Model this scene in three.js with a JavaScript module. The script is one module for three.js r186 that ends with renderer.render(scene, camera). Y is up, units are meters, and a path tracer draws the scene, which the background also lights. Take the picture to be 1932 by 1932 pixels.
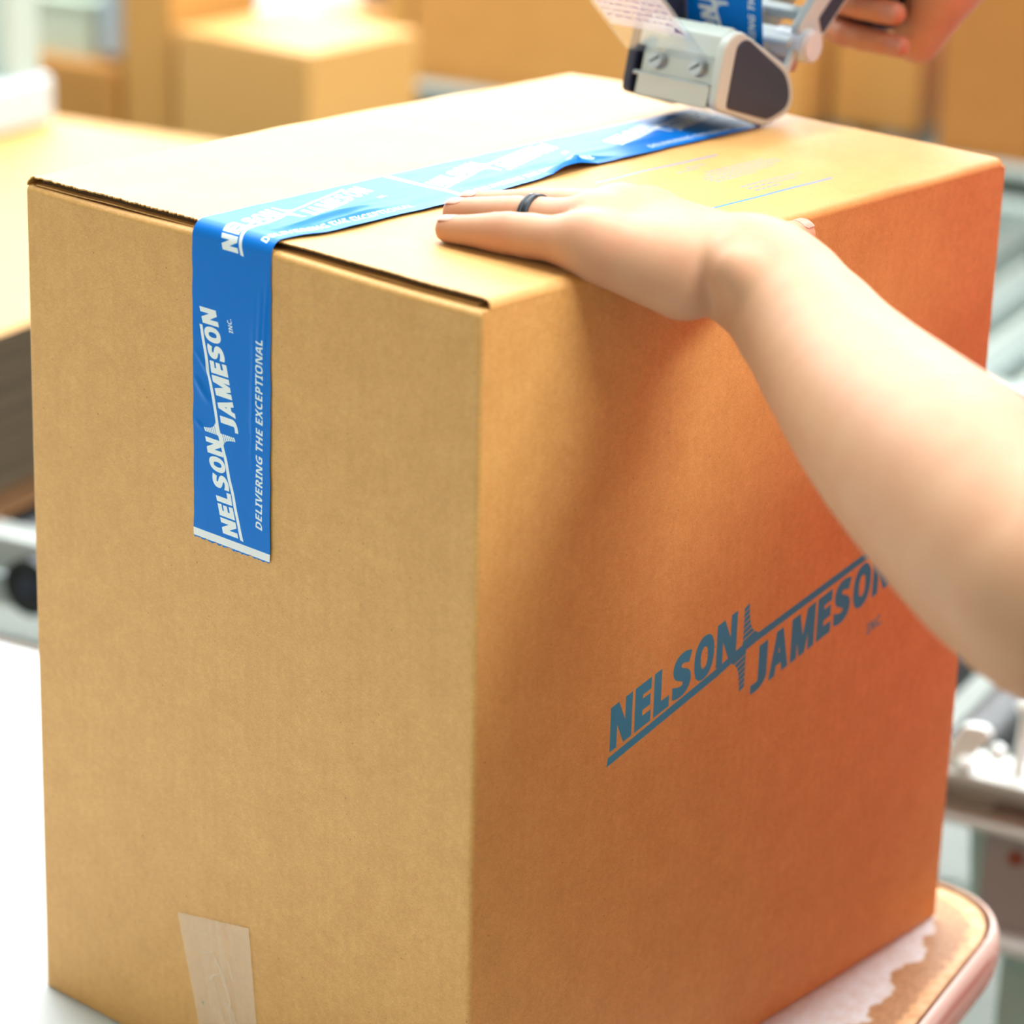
import * as THREE from 'three';
import { mergeGeometries, mergeVertices, toCreasedNormals } from 'three/addons/utils/BufferGeometryUtils.js';
import { RoundedBoxGeometry } from 'three/addons/geometries/RoundedBoxGeometry.js';
import { RectAreaLightUniformsLib } from 'three/addons/lights/RectAreaLightUniformsLib.js';
import { createNoise3D } from 'simplex-noise';

// ------------------------------------------------------------------ camera, exposure, lights
RectAreaLightUniformsLib.init();
const scene = new THREE.Scene();
const camera = new THREE.PerspectiveCamera(20.37, 1, 0.05, 60);
{ // solved from the carton's corners: right, down, forward
  const r = [0.74837912, 0.0331053, -0.66244451], d = [0.25135958, -0.93841146, 0.23707022], f = [-0.61379724, -0.34393018, -0.71060888];
  camera.matrixAutoUpdate = true;
  const m = new THREE.Matrix4().makeBasis(new THREE.Vector3(...r), new THREE.Vector3(...d).negate(), new THREE.Vector3(...f).negate());
  camera.position.set(1.08796843, 0.79122653, 0.88169732);
  camera.quaternion.setFromRotationMatrix(m);
}
camera.focus = 1.375;
camera.userData.fStop = 5.0;
scene.add(camera);
const renderer = new THREE.WebGLRenderer({ antialias: true });
renderer.toneMapping = THREE.LinearToneMapping;
renderer.toneMappingExposure = 1.03;
renderer.shadowMap.enabled = true;
scene.background = new THREE.Color(0x000000);

const LAMP = 44;                                   // radiance of each ceiling fitting
const LAMP_GLOW = 6;
const LAMP_X = [2.80, 2.44, 0.1, -1.9, -3.9, -5.9], LAMP_Z = [-1.2, -4.2, -6.8];   // the rows of ceiling fittings (built further down)
const LAMP_TINT = 0xf6fbff;
const DAY = 4, DAY_TINT = 0xf2f8ff;                // frosted daylight windows high on the back and left walls

// ------------------------------------------------------------------ helpers
const V = (x, y, z) => new THREE.Vector3(x, y, z);
const lerp = (a, b, t) => a + (b - a) * t, clamp = (x, a = 0, b = 1) => Math.min(b, Math.max(a, x));
const smooth = (a, b, x) => { const t = clamp((x - a) / (b - a)); return t * t * (3 - 2 * t); };
let seedState = 12345;
const rnd = () => { seedState = (seedState + 0x6d2b79f5) | 0; let t = Math.imul(seedState ^ (seedState >>> 15), 1 | seedState); t = (t + Math.imul(t ^ (t >>> 7), 61 | t)) ^ t; return ((t ^ (t >>> 14)) >>> 0) / 4294967296; };
const noise3 = createNoise3D(rnd);
const counts = new Map();
function numbered(name) { const n = counts.get(name) ?? 0; counts.set(name, n + 1); return n ? name + '_' + String(n).padStart(3, '0') : name; }
function tag(o, label, category, group) { o.userData.label = label; o.userData.category = category; if (group) o.userData.group = group; return o; }
function thing(name, label, category, pos = [0, 0, 0], turn = 0, group) {
  const o = new THREE.Group(); o.name = numbered(name); o.position.set(...pos); o.rotation.y = turn; scene.add(o);
  return tag(o, label, category, group);
}
function part(name, geo, mat, parent, label) {
  if (Array.isArray(geo)) geo = mergeGeometries(geo.map((g) => { const q = g.index ? g.toNonIndexed() : g; for (const k of Object.keys(q.attributes)) if (!['position', 'normal', 'uv'].includes(k)) q.deleteAttribute(k); return q; }));
  const m = new THREE.Mesh(geo, mat); m.name = name; m.castShadow = m.receiveShadow = true;
  if (label) m.userData.label = label;
  parent.add(m); return m;
}
function struct(name, geo, mat, parent = scene) { const m = part(name, geo, mat, parent); if (parent === scene) m.userData.kind = 'structure'; return m; }
function copy(o, label) { const c = o.clone(); c.name = numbered(o.name.replace(/_\d{3}$/, '')); scene.add(c); if (label) c.userData = { ...c.userData, label }; return c; }
const bx = (w, h, d, x = 0, y = 0, z = 0, r = 0) => (r ? new RoundedBoxGeometry(w, h, d, 3, r) : new THREE.BoxGeometry(w, h, d)).translate(x, y, z);
function rod(a, b, r, seg = 16, r2 = r) {          // cylinder between two points
  const d = b.clone().sub(a), g = new THREE.CylinderGeometry(r2, r, d.length(), seg);
  g.applyQuaternion(new THREE.Quaternion().setFromUnitVectors(V(0, 1, 0), d.clone().normalize())); return g.translate((a.x + b.x) / 2, (a.y + b.y) / 2, (a.z + b.z) / 2);
}
// a sheet with thickness over a grid function f(u, v) -> point; outer face carries uv (uvf), the back and rim close it
function sheet(f, nu, nv, th, uvf = (u, v) => [u, v]) {
  const P = [], N = [], e = 1e-3;
  for (let j = 0; j <= nv; j++) for (let i = 0; i <= nu; i++) {
    const u = i / nu, v = j / nv, p = f(u, v);
    const du = f(Math.min(1, u + e), v).sub(f(Math.max(0, u - e), v)), dv = f(u, Math.min(1, v + e)).sub(f(u, Math.max(0, v - e)));
    P.push(p); N.push(du.cross(dv).normalize());
  }
  const pos = [], nor = [], uv = [], idx = [], W = nu + 1;
  for (const back of [0, 1]) {
    const base = pos.length / 3;
    for (let k = 0; k < P.length; k++) {
      const p = P[k].clone().addScaledVector(N[k], back ? -th : 0), n = back ? N[k].clone().negate() : N[k];
      pos.push(p.x, p.y, p.z); nor.push(n.x, n.y, n.z); uv.push(...uvf((k % W) / nu, Math.floor(k / W) / nv));
    }
    for (let j = 0; j < nv; j++) for (let i = 0; i < nu; i++) {
      const a = base + j * W + i, b = a + 1, c = a + W, d = c + 1;
      if (back) idx.push(a, c, b, b, c, d); else idx.push(a, b, c, b, d, c);
    }
  }
  const rim = (k0, k1, n) => {
    const base = pos.length / 3;
    for (const k of [k0, k1]) for (const b of [0, th]) { const p = P[k].clone().addScaledVector(N[k], -b); pos.push(p.x, p.y, p.z); nor.push(n.x, n.y, n.z); uv.push(...uvf((k % W) / nu, Math.floor(k / W) / nv)); }
    idx.push(base, base + 1, base + 2, base + 2, base + 1, base + 3);
  };
  const edge = (k, k2) => { const t = P[k2].clone().sub(P[k]).normalize(); return t.cross(N[k]).normalize(); };
  for (let i = 0; i < nu; i++) { rim(i, i + 1, edge(i, i + 1)); const a = nv * W + i; rim(a + 1, a, edge(a + 1, a)); }
  for (let j = 0; j < nv; j++) { const a = j * W; rim(a + W, a, edge(a + W, a)); const b = j * W + nu; rim(b, b + W, edge(b, b + W)); }
  const g = new THREE.BufferGeometry();
  g.setAttribute('position', new THREE.Float32BufferAttribute(pos, 3)); g.setAttribute('normal', new THREE.Float32BufferAttribute(nor, 3)); g.setAttribute('uv', new THREE.Float32BufferAttribute(uv, 2)); g.setIndex(idx);
  return g;
}
function prism(points, depth, bevel = 0, holes = []) {   // outline in x, y; pushed along +z
  const s = new THREE.Shape(points.map((p) => new THREE.Vector2(...p)));
  for (const h of holes) s.holes.push(new THREE.Path(h.map((p) => new THREE.Vector2(...p))));
  return new THREE.ExtrudeGeometry(s, { depth: depth - 2 * bevel, bevelEnabled: bevel > 0, bevelSize: bevel, bevelThickness: bevel, bevelSegments: 3, bevelOffset: -bevel, curveSegments: 12 }).translate(0, 0, bevel);
}
function rounded(points, r, n = 6) {               // a polygon with its corners rounded
  const out = [], L = points.length, rr = (i) => (Array.isArray(r) ? r[i] : r);
  for (let i = 0; i < L; i++) {
    const p = new THREE.Vector2(...points[i]), a = new THREE.Vector2(...points[(i + L - 1) % L]).sub(p), b = new THREE.Vector2(...points[(i + 1) % L]).sub(p);
    const k = Math.min(rr(i), a.length() * 0.49, b.length() * 0.49), s = a.normalize().multiplyScalar(k).add(p), e = b.normalize().multiplyScalar(k).add(p);
    for (let j = 0; j <= n; j++) { const t = j / n; out.push([(1 - t) ** 2 * s.x + 2 * t * (1 - t) * p.x + t * t * e.x, (1 - t) ** 2 * s.y + 2 * t * (1 - t) * p.y + t * t * e.y]); }
  }
  return out;
}
// ------------------------------------------------------------------ textures
const canvasOf = (w, h) => { const c = document.createElement('canvas'); c.width = w; c.height = h; return [c, c.getContext('2d')]; };
function texOf(c, srgb = true, repeat) {
  const t = new THREE.CanvasTexture(c); t.magFilter = THREE.LinearFilter; t.wrapS = t.wrapT = THREE.RepeatWrapping;
  if (srgb) t.colorSpace = THREE.SRGBColorSpace; if (repeat) t.repeat.set(...repeat); return t;
}
// kraft liner: fine grain, short fibres, faint flute lines, flecks. mm = millimetres per pixel
function kraft(w, h, mm, base = [199, 158, 104], flute = 1, amp = 1) {
  const [c, g] = canvasOf(w, h), im = g.createImageData(w, h), d = im.data;
  const lw = Math.ceil(w / 2) + 2, rows = new Float32Array(lw * (Math.ceil(h / 2) + 2));
  for (let i = 0; i < rows.length; i++) rows[i] = rnd() + rnd() - 1;
  const fl = new Float32Array(w); for (let x = 0; x < w; x++) fl[x] = flute * (1.3 * Math.sin(x * mm * 2 * Math.PI / 7.6) + 1.2 * noise3(x * mm * 0.09, 3.3, 0));
  const low = new Map(); const S = 8, gw = Math.ceil(w / S) + 2, gh = Math.ceil(h / S) + 2, L = new Float32Array(gw * gh);
  for (let y = 0; y < gh; y++) for (let x = 0; x < gw; x++) L[y * gw + x] = 2.2 * noise3(x * S * mm * 0.035, y * S * mm * 0.035, 9) + 2.2 * noise3(x * S * mm * 0.16, y * S * mm * 0.12, 4) + 3.2 * noise3(x * S * mm * 0.5, y * S * mm * 0.42, 6);
  for (let y = 0, i = 0; y < h; y++) for (let x = 0; x < w; x++, i += 4) {
    const gx = x / S, gy = y / S, ix = gx | 0, iy = gy | 0, fx = gx - ix, fy = gy - iy, k = iy * gw + ix;
    const lo = lerp(lerp(L[k], L[k + 1], fx), lerp(L[k + gw], L[k + gw + 1], fx), fy);
    const hx = x >> 1, hy = y >> 1, n = rows[hy * lw + hx] * 5 + rows[hy * lw + hx + 1] * 2.5 + (rnd() - 0.5) * 9;
    const v = amp * (lo + n + fl[x]);
    d[i] = clamp(base[0] + v * 1.0, 0, 255); d[i + 1] = clamp(base[1] + v * 1.02, 0, 255); d[i + 2] = clamp(base[2] + v * 0.98, 0, 255); d[i + 3] = 255;
  }
  g.putImageData(im, 0, 0);
  const area = (w * mm) * (h * mm) / 100;           // square centimetres
  for (let i = 0; i < area * 5; i++) {              // fibres
    const x = rnd() * w, y = rnd() * h, a = rnd() * 6.283, l = (0.4 + rnd() * 1.1) / mm;
    g.strokeStyle = rnd() < 0.5 ? `rgba(232,200,150,${0.10 + rnd() * 0.16})` : `rgba(120,84,44,${0.10 + rnd() * 0.16})`;
    g.lineWidth = 0.16 / mm; g.beginPath(); g.moveTo(x, y); g.quadraticCurveTo(x + Math.cos(a) * l * 0.5 + rnd() * 2, y + Math.sin(a) * l * 0.5, x + Math.cos(a + 0.5) * l, y + Math.sin(a + 0.5) * l); g.stroke();
  }
  for (let i = 0; i < area * 0.16; i++) { g.fillStyle = `rgba(58,38,20,${0.3 + rnd() * 0.5})`; g.beginPath(); g.ellipse(rnd() * w, rnd() * h, (0.15 + rnd() * 0.3) / mm, (0.12 + rnd() * 0.2) / mm, rnd() * 3, 0, 7); g.fill(); }
  return [c, g];
}
function noiseTile(n, f, oct = 3, contrast = 1) {    // grey tile for bump / roughness
  const [c, g] = canvasOf(n, n), im = g.createImageData(n, n);
  for (let y = 0, i = 0; y < n; y++) for (let x = 0; x < n; x++, i += 4) {
    let v = 0, a = 1, s = f; const u = x / n * 6.28318, w = y / n * 6.28318;
    for (let o = 0; o < oct; o++) { v += a * noise3(Math.cos(u) * s + Math.cos(w) * s * 0.7, Math.sin(u) * s + 5 * o, Math.sin(w) * s + Math.cos(w) * s * 0.4); a *= 0.5; s *= 2; }
    const q = clamp(128 + 70 * contrast * v, 0, 255); im.data[i] = im.data[i + 1] = im.data[i + 2] = q; im.data[i + 3] = 255;
  }
  g.putImageData(im, 0, 0); return c;
}
// the company logo: mm units of the print on the carton side, origin at the lower left of its bar, y up, slope included
const SLOPE = 0.225;
function drawLogo(g, place, color, slope = SLOPE) {
  // place(g) sets a transform that maps logo mm (y up) to the canvas
  g.save(); place(g); g.transform(1, slope, 0, 1, 0, 0); g.fillStyle = color; g.strokeStyle = color;
  const word = (text, x0, x1, y0, y1, gap) => {
    g.font = 'bold 100px sans-serif'; const CAP = 71.4, n = text.length, w = [...text].map((ch) => ({ A: 1.02, M: 1.3, J: 0.86, E: 0.8, L: 0.78, S: 0.95, N: 1.05, O: 1.02 }[ch])), tot = w.reduce((a, b) => a + b, 0);
    let x = x0; const unit = (x1 - x0 - gap * (n - 1)) / tot;
    [...text].forEach((ch, i) => {
      const m = g.measureText(ch), l = -m.actualBoundingBoxLeft, bw = m.actualBoundingBoxRight + m.actualBoundingBoxLeft, up = m.actualBoundingBoxAscent, dn = m.actualBoundingBoxDescent, cw = unit * w[i];
      g.save(); g.translate(x, y0); const k = 8; g.scale(cw / (bw + k), (y1 - y0) / (up + dn + k)); g.translate(-l + k / 2, dn + k / 2); g.scale(1, -1); g.lineWidth = k; g.lineJoin = 'miter'; g.miterLimit = 3; g.fillText(ch, 0, 0); g.strokeText(ch, 0, 0); g.restore();
      x += cw + gap;
    });
  };
  const poly = (p) => { g.beginPath(); p.forEach(([x, y], i) => (i ? g.lineTo(x, y) : g.moveTo(x, y))); g.closePath(); g.fill(); };
  word('NELSON', 1.8, 101.8, 7.0, 30.6, 2.0);
  word('JAMESON', 116, 240, -24, 0.6, 2.0);
  poly([[0, 0], [0.8, 4.4], [86, 6.7], [109, 9.0], [110, 4.2], [87, 2.1]]);       // lower bar
  poly([[106, 4.2], [107, 9.2], [117, 9.0], [221, 6.0], [221, 1.7], [119, 4.6]]); // upper bar
  const fin = (sx, sy, ox, oy) => {                    // hatched spur: five slices that narrow to the tip
    const H = 21, edge = (t) => 4.0 + 2.5 * (1 - t) + 6.5 * Math.pow(1 - t, 5);
    for (let i = 0; i < 7; i++) { const a = i / 7, b = (i + 0.80) / 7; poly([[ox, oy + sy * a * H], [ox + sx * edge(a), oy + sy * (a * H + 0.9)], [ox + sx * edge(b), oy + sy * (b * H + 0.9)], [ox, oy + sy * b * H]]); }
  };
  fin(1, 1, 107.2, 8.2); fin(-1, -1, 110.4, 4.6);
  g.font = 'bold 100px sans-serif'; g.save(); g.translate(221, -44.5); g.scale(0.072, 0.085); g.scale(1, -1); g.fillText('INC.', 0, 0); g.restore();
  g.restore();
}

// ------------------------------------------------------------------ dimensions (metres; table top is y = 0)
const W = 0.305, D = 0.4174, H = 0.4502, TOP = 0.4546;      // carton: width, depth, height to the folds, top of the flaps
// the table and the conveyors share one direction: u along, v away from the camera
const K = [0.331, -0.466], E1 = [0.972, -0.235], E2 = [-0.235, -0.972], TURN = Math.atan2(0.235, 0.972);
const at = (u, v, y = 0) => V(K[0] + u * E1[0] + v * E2[0], y, K[1] + u * E1[1] + v * E2[1]);
// in a group placed at at(0,0) and turned by TURN: local x = u, local z = -v

// ------------------------------------------------------------------ materials
const std = (color, roughness = 0.6, o = {}) => new THREE.MeshStandardMaterial({ color, roughness, ...o });
const phys = (o) => new THREE.MeshPhysicalMaterial(o);
const grainBump = texOf(noiseTile(256, 9, 3, 1), false, [6, 6]);
const KRAFT = [204, 152, 82];
const kraftTile = texOf(kraft(1024, 1024, 0.3, KRAFT, 0.4)[0]);
const cardOpts = { roughness: 0.56, specularIntensity: 1, sheen: 1, sheenColor: 0xffffff, sheenRoughness: 0.36 };
const cardMat = phys({ map: kraftTile, ...cardOpts });
const M = {
  white: std(0xd0d6d3, 0.35), whiteMetal: std(0xb6bbb6, 0.45), greyMetal: std(0x9aa19e, 0.42, { metalness: 0.5 }), steel: std(0xb9c0c2, 0.3, { metalness: 0.85 }), black: std(0x1b1c1f, 0.42), rubber: std(0x26282b, 0.75),
  navy: std(0x262c3c, 0.5), charcoal: std(0x2a3040, 0.5), plastic: std(0xbcc6bc, 0.38), dark: std(0x2a2622, 0.9),
};

// ------------------------------------------------------------------ the hall
const ROOM = { x0: -8.2, x1: 4.6, z0: -8.2, z1: 4.2, y0: -0.85, y1: 2.95 };
{
  const { x0, x1, z0, z1, y0, y1 } = ROOM, w = x1 - x0, d = z1 - z0, cx = (x0 + x1) / 2, cz = (z0 + z1) / 2, t = 0.15;
  const [fc] = kraft(1024, 1024, 2, [138, 143, 131], 0, 1.6), fm = std(0xffffff, 0.45, { map: texOf(fc, true, [7, 7]) });
  struct('floor', bx(w + 2 * t, t, d + 2 * t, cx, y0 - t / 2, cz), fm);
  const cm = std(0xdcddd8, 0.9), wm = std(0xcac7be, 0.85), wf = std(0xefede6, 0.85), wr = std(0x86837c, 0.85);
  struct('ceiling', bx(w + 2 * t, t, d + 2 * t, cx, y1 + t / 2, cz), cm);
  struct('wall_left', bx(t, y1 - y0, d, x0 - t / 2, (y0 + y1) / 2, cz), wm);
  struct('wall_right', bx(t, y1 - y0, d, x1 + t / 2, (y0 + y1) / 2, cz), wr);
  struct('wall_back', bx(w + 2 * t, y1 - y0, t, cx, (y0 + y1) / 2, z0 - t / 2), wm);
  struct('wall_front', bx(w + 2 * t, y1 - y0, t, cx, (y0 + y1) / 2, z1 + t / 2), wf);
}
{ // ceiling fittings: white trough, glowing diffuser and an area light just under it
  const glow = std(0xffffff, 0.6, { emissive: LAMP_TINT, emissiveIntensity: LAMP_GLOW });
  const LW = 0.3, LL = 2.4, names = ['outer right', 'inner right', 'overhead', 'left', 'second left', 'far left'], rows = ['nearest', 'middle', 'deepest'];
  LAMP_X.forEach((x, i) => LAMP_Z.forEach((z, j) => {
    if (i < 2 && j > 0) return;                        // only a twin fitting hangs on the right side of the aisle
    const t = thing('ceiling_light', `long white ceiling light, ${rows[j]} one of the ${names[i]} row`, 'ceiling light', [x, ROOM.y1, z]);
    part('housing', bx(LW + 0.05, 0.05, LL + 0.05, 0, -0.025, 0, 0.01), M.white, t);
    part('diffuser', bx(LW, 0.012, LL, 0, -0.056, 0), glow, t);
    const l = new THREE.RectAreaLight(LAMP_TINT, LAMP, LW, LL); l.position.set(x, ROOM.y1 - 0.066, z); l.rotation.x = -Math.PI / 2; scene.add(l);
  }));
}

{ // the windows whose glare lies on the carton's top and the tape: frames with frosted panes, an area light in front of each
  const glass = std(0xe8eef2, 0.5, { emissive: DAY_TINT, emissiveIntensity: 1.6 });
  const win = (name, n, pos, turn) => {
    const g = new THREE.Group(); g.name = name; g.position.set(...pos); g.rotation.y = turn; g.userData.kind = 'structure'; scene.add(g);
    const PW = 1.15, PH = 1.3, wid = n * (PW + 0.06) + 0.06;
    for (const y of [-PH / 2 - 0.03, PH / 2 + 0.03]) part('frame_rail', bx(wid, 0.06, 0.06, 0, y, 0.03), M.whiteMetal, g);
    for (let i = 0; i <= n; i++) part('mullion', bx(0.06, PH, 0.06, -wid / 2 + 0.03 + i * (PW + 0.06), 0, 0.03), M.whiteMetal, g);
    for (let i = 0; i < n; i++) part('pane', bx(PW, PH, 0.012, -wid / 2 + 0.06 + PW / 2 + i * (PW + 0.06), 0, 0.02), glass, g);
    const l = new THREE.RectAreaLight(DAY_TINT, DAY, wid - 0.12, PH); l.position.copy(V(0, 0, 0.065).applyAxisAngle(V(0, 1, 0), turn)).add(g.position); l.rotation.y = turn + Math.PI; scene.add(l);
  };
  win('window_1', 5, [-4.6, 2.1, ROOM.z0 + 0.001], 0);
  win('window_2', 4, [ROOM.x0 + 0.001, 2.1, -5.0], Math.PI / 2);
}

// ------------------------------------------------------------------ packing table
{
  const t = thing('packing_table', 'white speckled table with worn rounded corner and pinkish edge band, under the big carton', 'table', [K[0], 0, K[1]], TURN);
  const L = 1.7, DP = 1.0, TH = 0.03, R = 0.062;
  // plan outline in local x (u, 0..-L) and z (0..DP); the visible corner is at (0, 0)
  const out = rounded([[-L, 0], [0, 0], [0, DP], [-L, DP]], R, 14);
  const S = 2048, span = 1.75, [c, g] = canvasOf(S, S), px = (m) => m / span * S;
  const im = g.createImageData(S, S);
  const sdBox = (x, z) => { const qx = Math.abs(x + L / 2) - L / 2 + R, qz = Math.abs(z - DP / 2) - DP / 2 + R; return Math.min(Math.max(qx, qz), 0) + Math.hypot(Math.max(qx, 0), Math.max(qz, 0)) - R; };
  for (let j = 0, i = 0; j < S; j++) for (let k = 0; k < S; k++, i += 4) {
    const x = k / S * span - L, z = j / S * span, e = -sdBox(x, z);
    let r = 208, gg = 213, b = 213; const n = (rnd() - 0.5) * 5; r += n; gg += n; b += n;
    if (x > -0.5 && z < 0.7 && e < 0.16 && e > -0.02) {
      const n1 = noise3(x * 26, z * 26, 1), n2 = noise3(x * 90, z * 90, 2), n3 = noise3(x * 300, z * 120, 5);
      const edge = e + 0.008 * n1 + 0.003 * n2, wear = smooth(0.031, 0.028, edge);           // bare brown core board
      const scuff = clamp(smooth(0.12, 0.05, e + 0.02 * n1) * (0.30 + 0.5 * n3 + 0.35 * n2));   // grey-brown scuffs where boxes are dragged
      const fr = smooth(0.013, 0.010, e + 0.003 * n2), bc = [164 + n3 * 12, 124 + n3 * 12, 82 + n3 * 10], fc = [208 + n2 * 14, 166 + n2 * 18, 116 + n2 * 20];
      r = lerp(r, 190, scuff * 0.45); gg = lerp(gg, 172, scuff * 0.45); b = lerp(b, 150, scuff * 0.45);
      r = lerp(r, lerp(bc[0], fc[0], fr), wear); gg = lerp(gg, lerp(bc[1], fc[1], fr), wear); b = lerp(b, lerp(bc[2], fc[2], fr), wear);
    }
    im.data[i] = r; im.data[i + 1] = gg; im.data[i + 2] = b; im.data[i + 3] = 255;
  }
  g.putImageData(im, 0, 0);
  for (let i = 0; i < 5200; i++) { const a = rnd(); g.fillStyle = a < 0.5 ? 'rgba(150,160,162,.34)' : a < 0.8 ? 'rgba(185,180,170,.4)' : 'rgba(255,255,255,.7)'; g.beginPath(); g.ellipse(rnd() * px(1.2) + px(0), rnd() * S, 0.6 + rnd() * 1.7, 0.5 + rnd() * 1.2, rnd() * 3, 0, 7); g.fill(); }
  const topMat = phys({ map: texOf(c), roughness: 0.5, specularIntensity: 0.4 });
  const shape = new THREE.Shape(out.map((p) => new THREE.Vector2(p[0], p[1])));
  const tg = new THREE.ExtrudeGeometry(shape, { depth: TH - 0.001, bevelEnabled: true, bevelSize: 0.001, bevelThickness: 0.001, bevelSegments: 2, bevelOffset: -0.004 });
  const uv = tg.attributes.uv, pp = tg.attributes.position;
  for (let i = 0; i < uv.count; i++) uv.setXY(i, (pp.getX(i) + L) / span, 1 - pp.getY(i) / span);
  tg.rotateX(Math.PI / 2).translate(0, -0.001, 0);                                          // z of the outline -> local z, pushed down
  part('table_top', tg, topMat, t);
  // edge band: a swept profile standing 1 mm off the top's rim, rounded, its upper lip pale and its face dirty pink
  const ring = rounded([[-L, 0], [0, 0], [0, DP], [-L, DP]], R, 14), NP = ring.length;
  const prof = []; for (let k = 0; k <= 10; k++) { const a = Math.PI / 2 - k / 10 * Math.PI; prof.push([Math.cos(a) * 0.006, -TH / 2 + Math.sin(a) * (TH / 2 + 0.0016)]); }
  const bandF = (u, v) => {
    const q = u * NP, i = Math.floor(q) % NP, f = q - Math.floor(q), a = ring[i], b = ring[(i + 1) % NP], z = ring[(i + NP - 1) % NP], y = ring[(i + 2) % NP];
    const nrm = (p, r) => { const dx = r[0] - p[0], dz = r[1] - p[1], l = Math.hypot(dx, dz) || 1; return [dz / l, -dx / l]; };
    const n0 = nrm(z, b), n1 = nrm(a, y), nx = lerp(n0[0], n1[0], f), nz = lerp(n0[1], n1[1], f), l = Math.hypot(nx, nz) || 1;
    const w = v * 10, k = Math.min(9, Math.floor(w)), t2 = w - k, po = lerp(prof[k][0], prof[k + 1][0], t2), py = lerp(prof[k][1], prof[k + 1][1], t2);
    return V(lerp(a[0], b[0], f) + nx / l * po, py, lerp(a[1], b[1], f) + nz / l * po);
  };
  const [bc, bg] = canvasOf(1024, 64);
  { const bi = bg.createImageData(1024, 64); for (let y = 0, i = 0; y < 64; y++) for (let x = 0; x < 1024; x++, i += 4) { const n = noise3(x * 0.02, y * 0.09, 1) + 0.5 * noise3(x * 0.08, y * 0.3, 2), dirt = smooth(-0.3, 0.9, n + (y > 20 ? 0.35 : -0.5)); bi.data[i] = lerp(228, 196, dirt); bi.data[i + 1] = lerp(214, 138, dirt); bi.data[i + 2] = lerp(200, 122, dirt); bi.data[i + 3] = 255; } bg.putImageData(bi, 0, 0); }
  const bandMat = std(0xffffff, 0.42, { map: texOf(bc), side: THREE.DoubleSide });
  const bgeo = sheet(bandF, NP * 2, 10, 0.0012, (u, v) => [u * 6, 1 - v]);
  part('edge_band', bgeo, bandMat, t, 'rounded pinkish plastic edge band');
  for (const [x, z] of [[-0.12, 0.12], [-L + 0.12, 0.12], [-0.12, DP - 0.12], [-L + 0.12, DP - 0.12]]) part('leg', bx(0.05, 0.82, 0.05, x, -TH - 0.41, z, 0.004), M.greyMetal, t);
  part('apron', [bx(L - 0.2, 0.08, 0.03, -L / 2, -TH - 0.04, 0.12), bx(L - 0.2, 0.08, 0.03, -L / 2, -TH - 0.04, DP - 0.12)], M.greyMetal, t);
}

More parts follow.
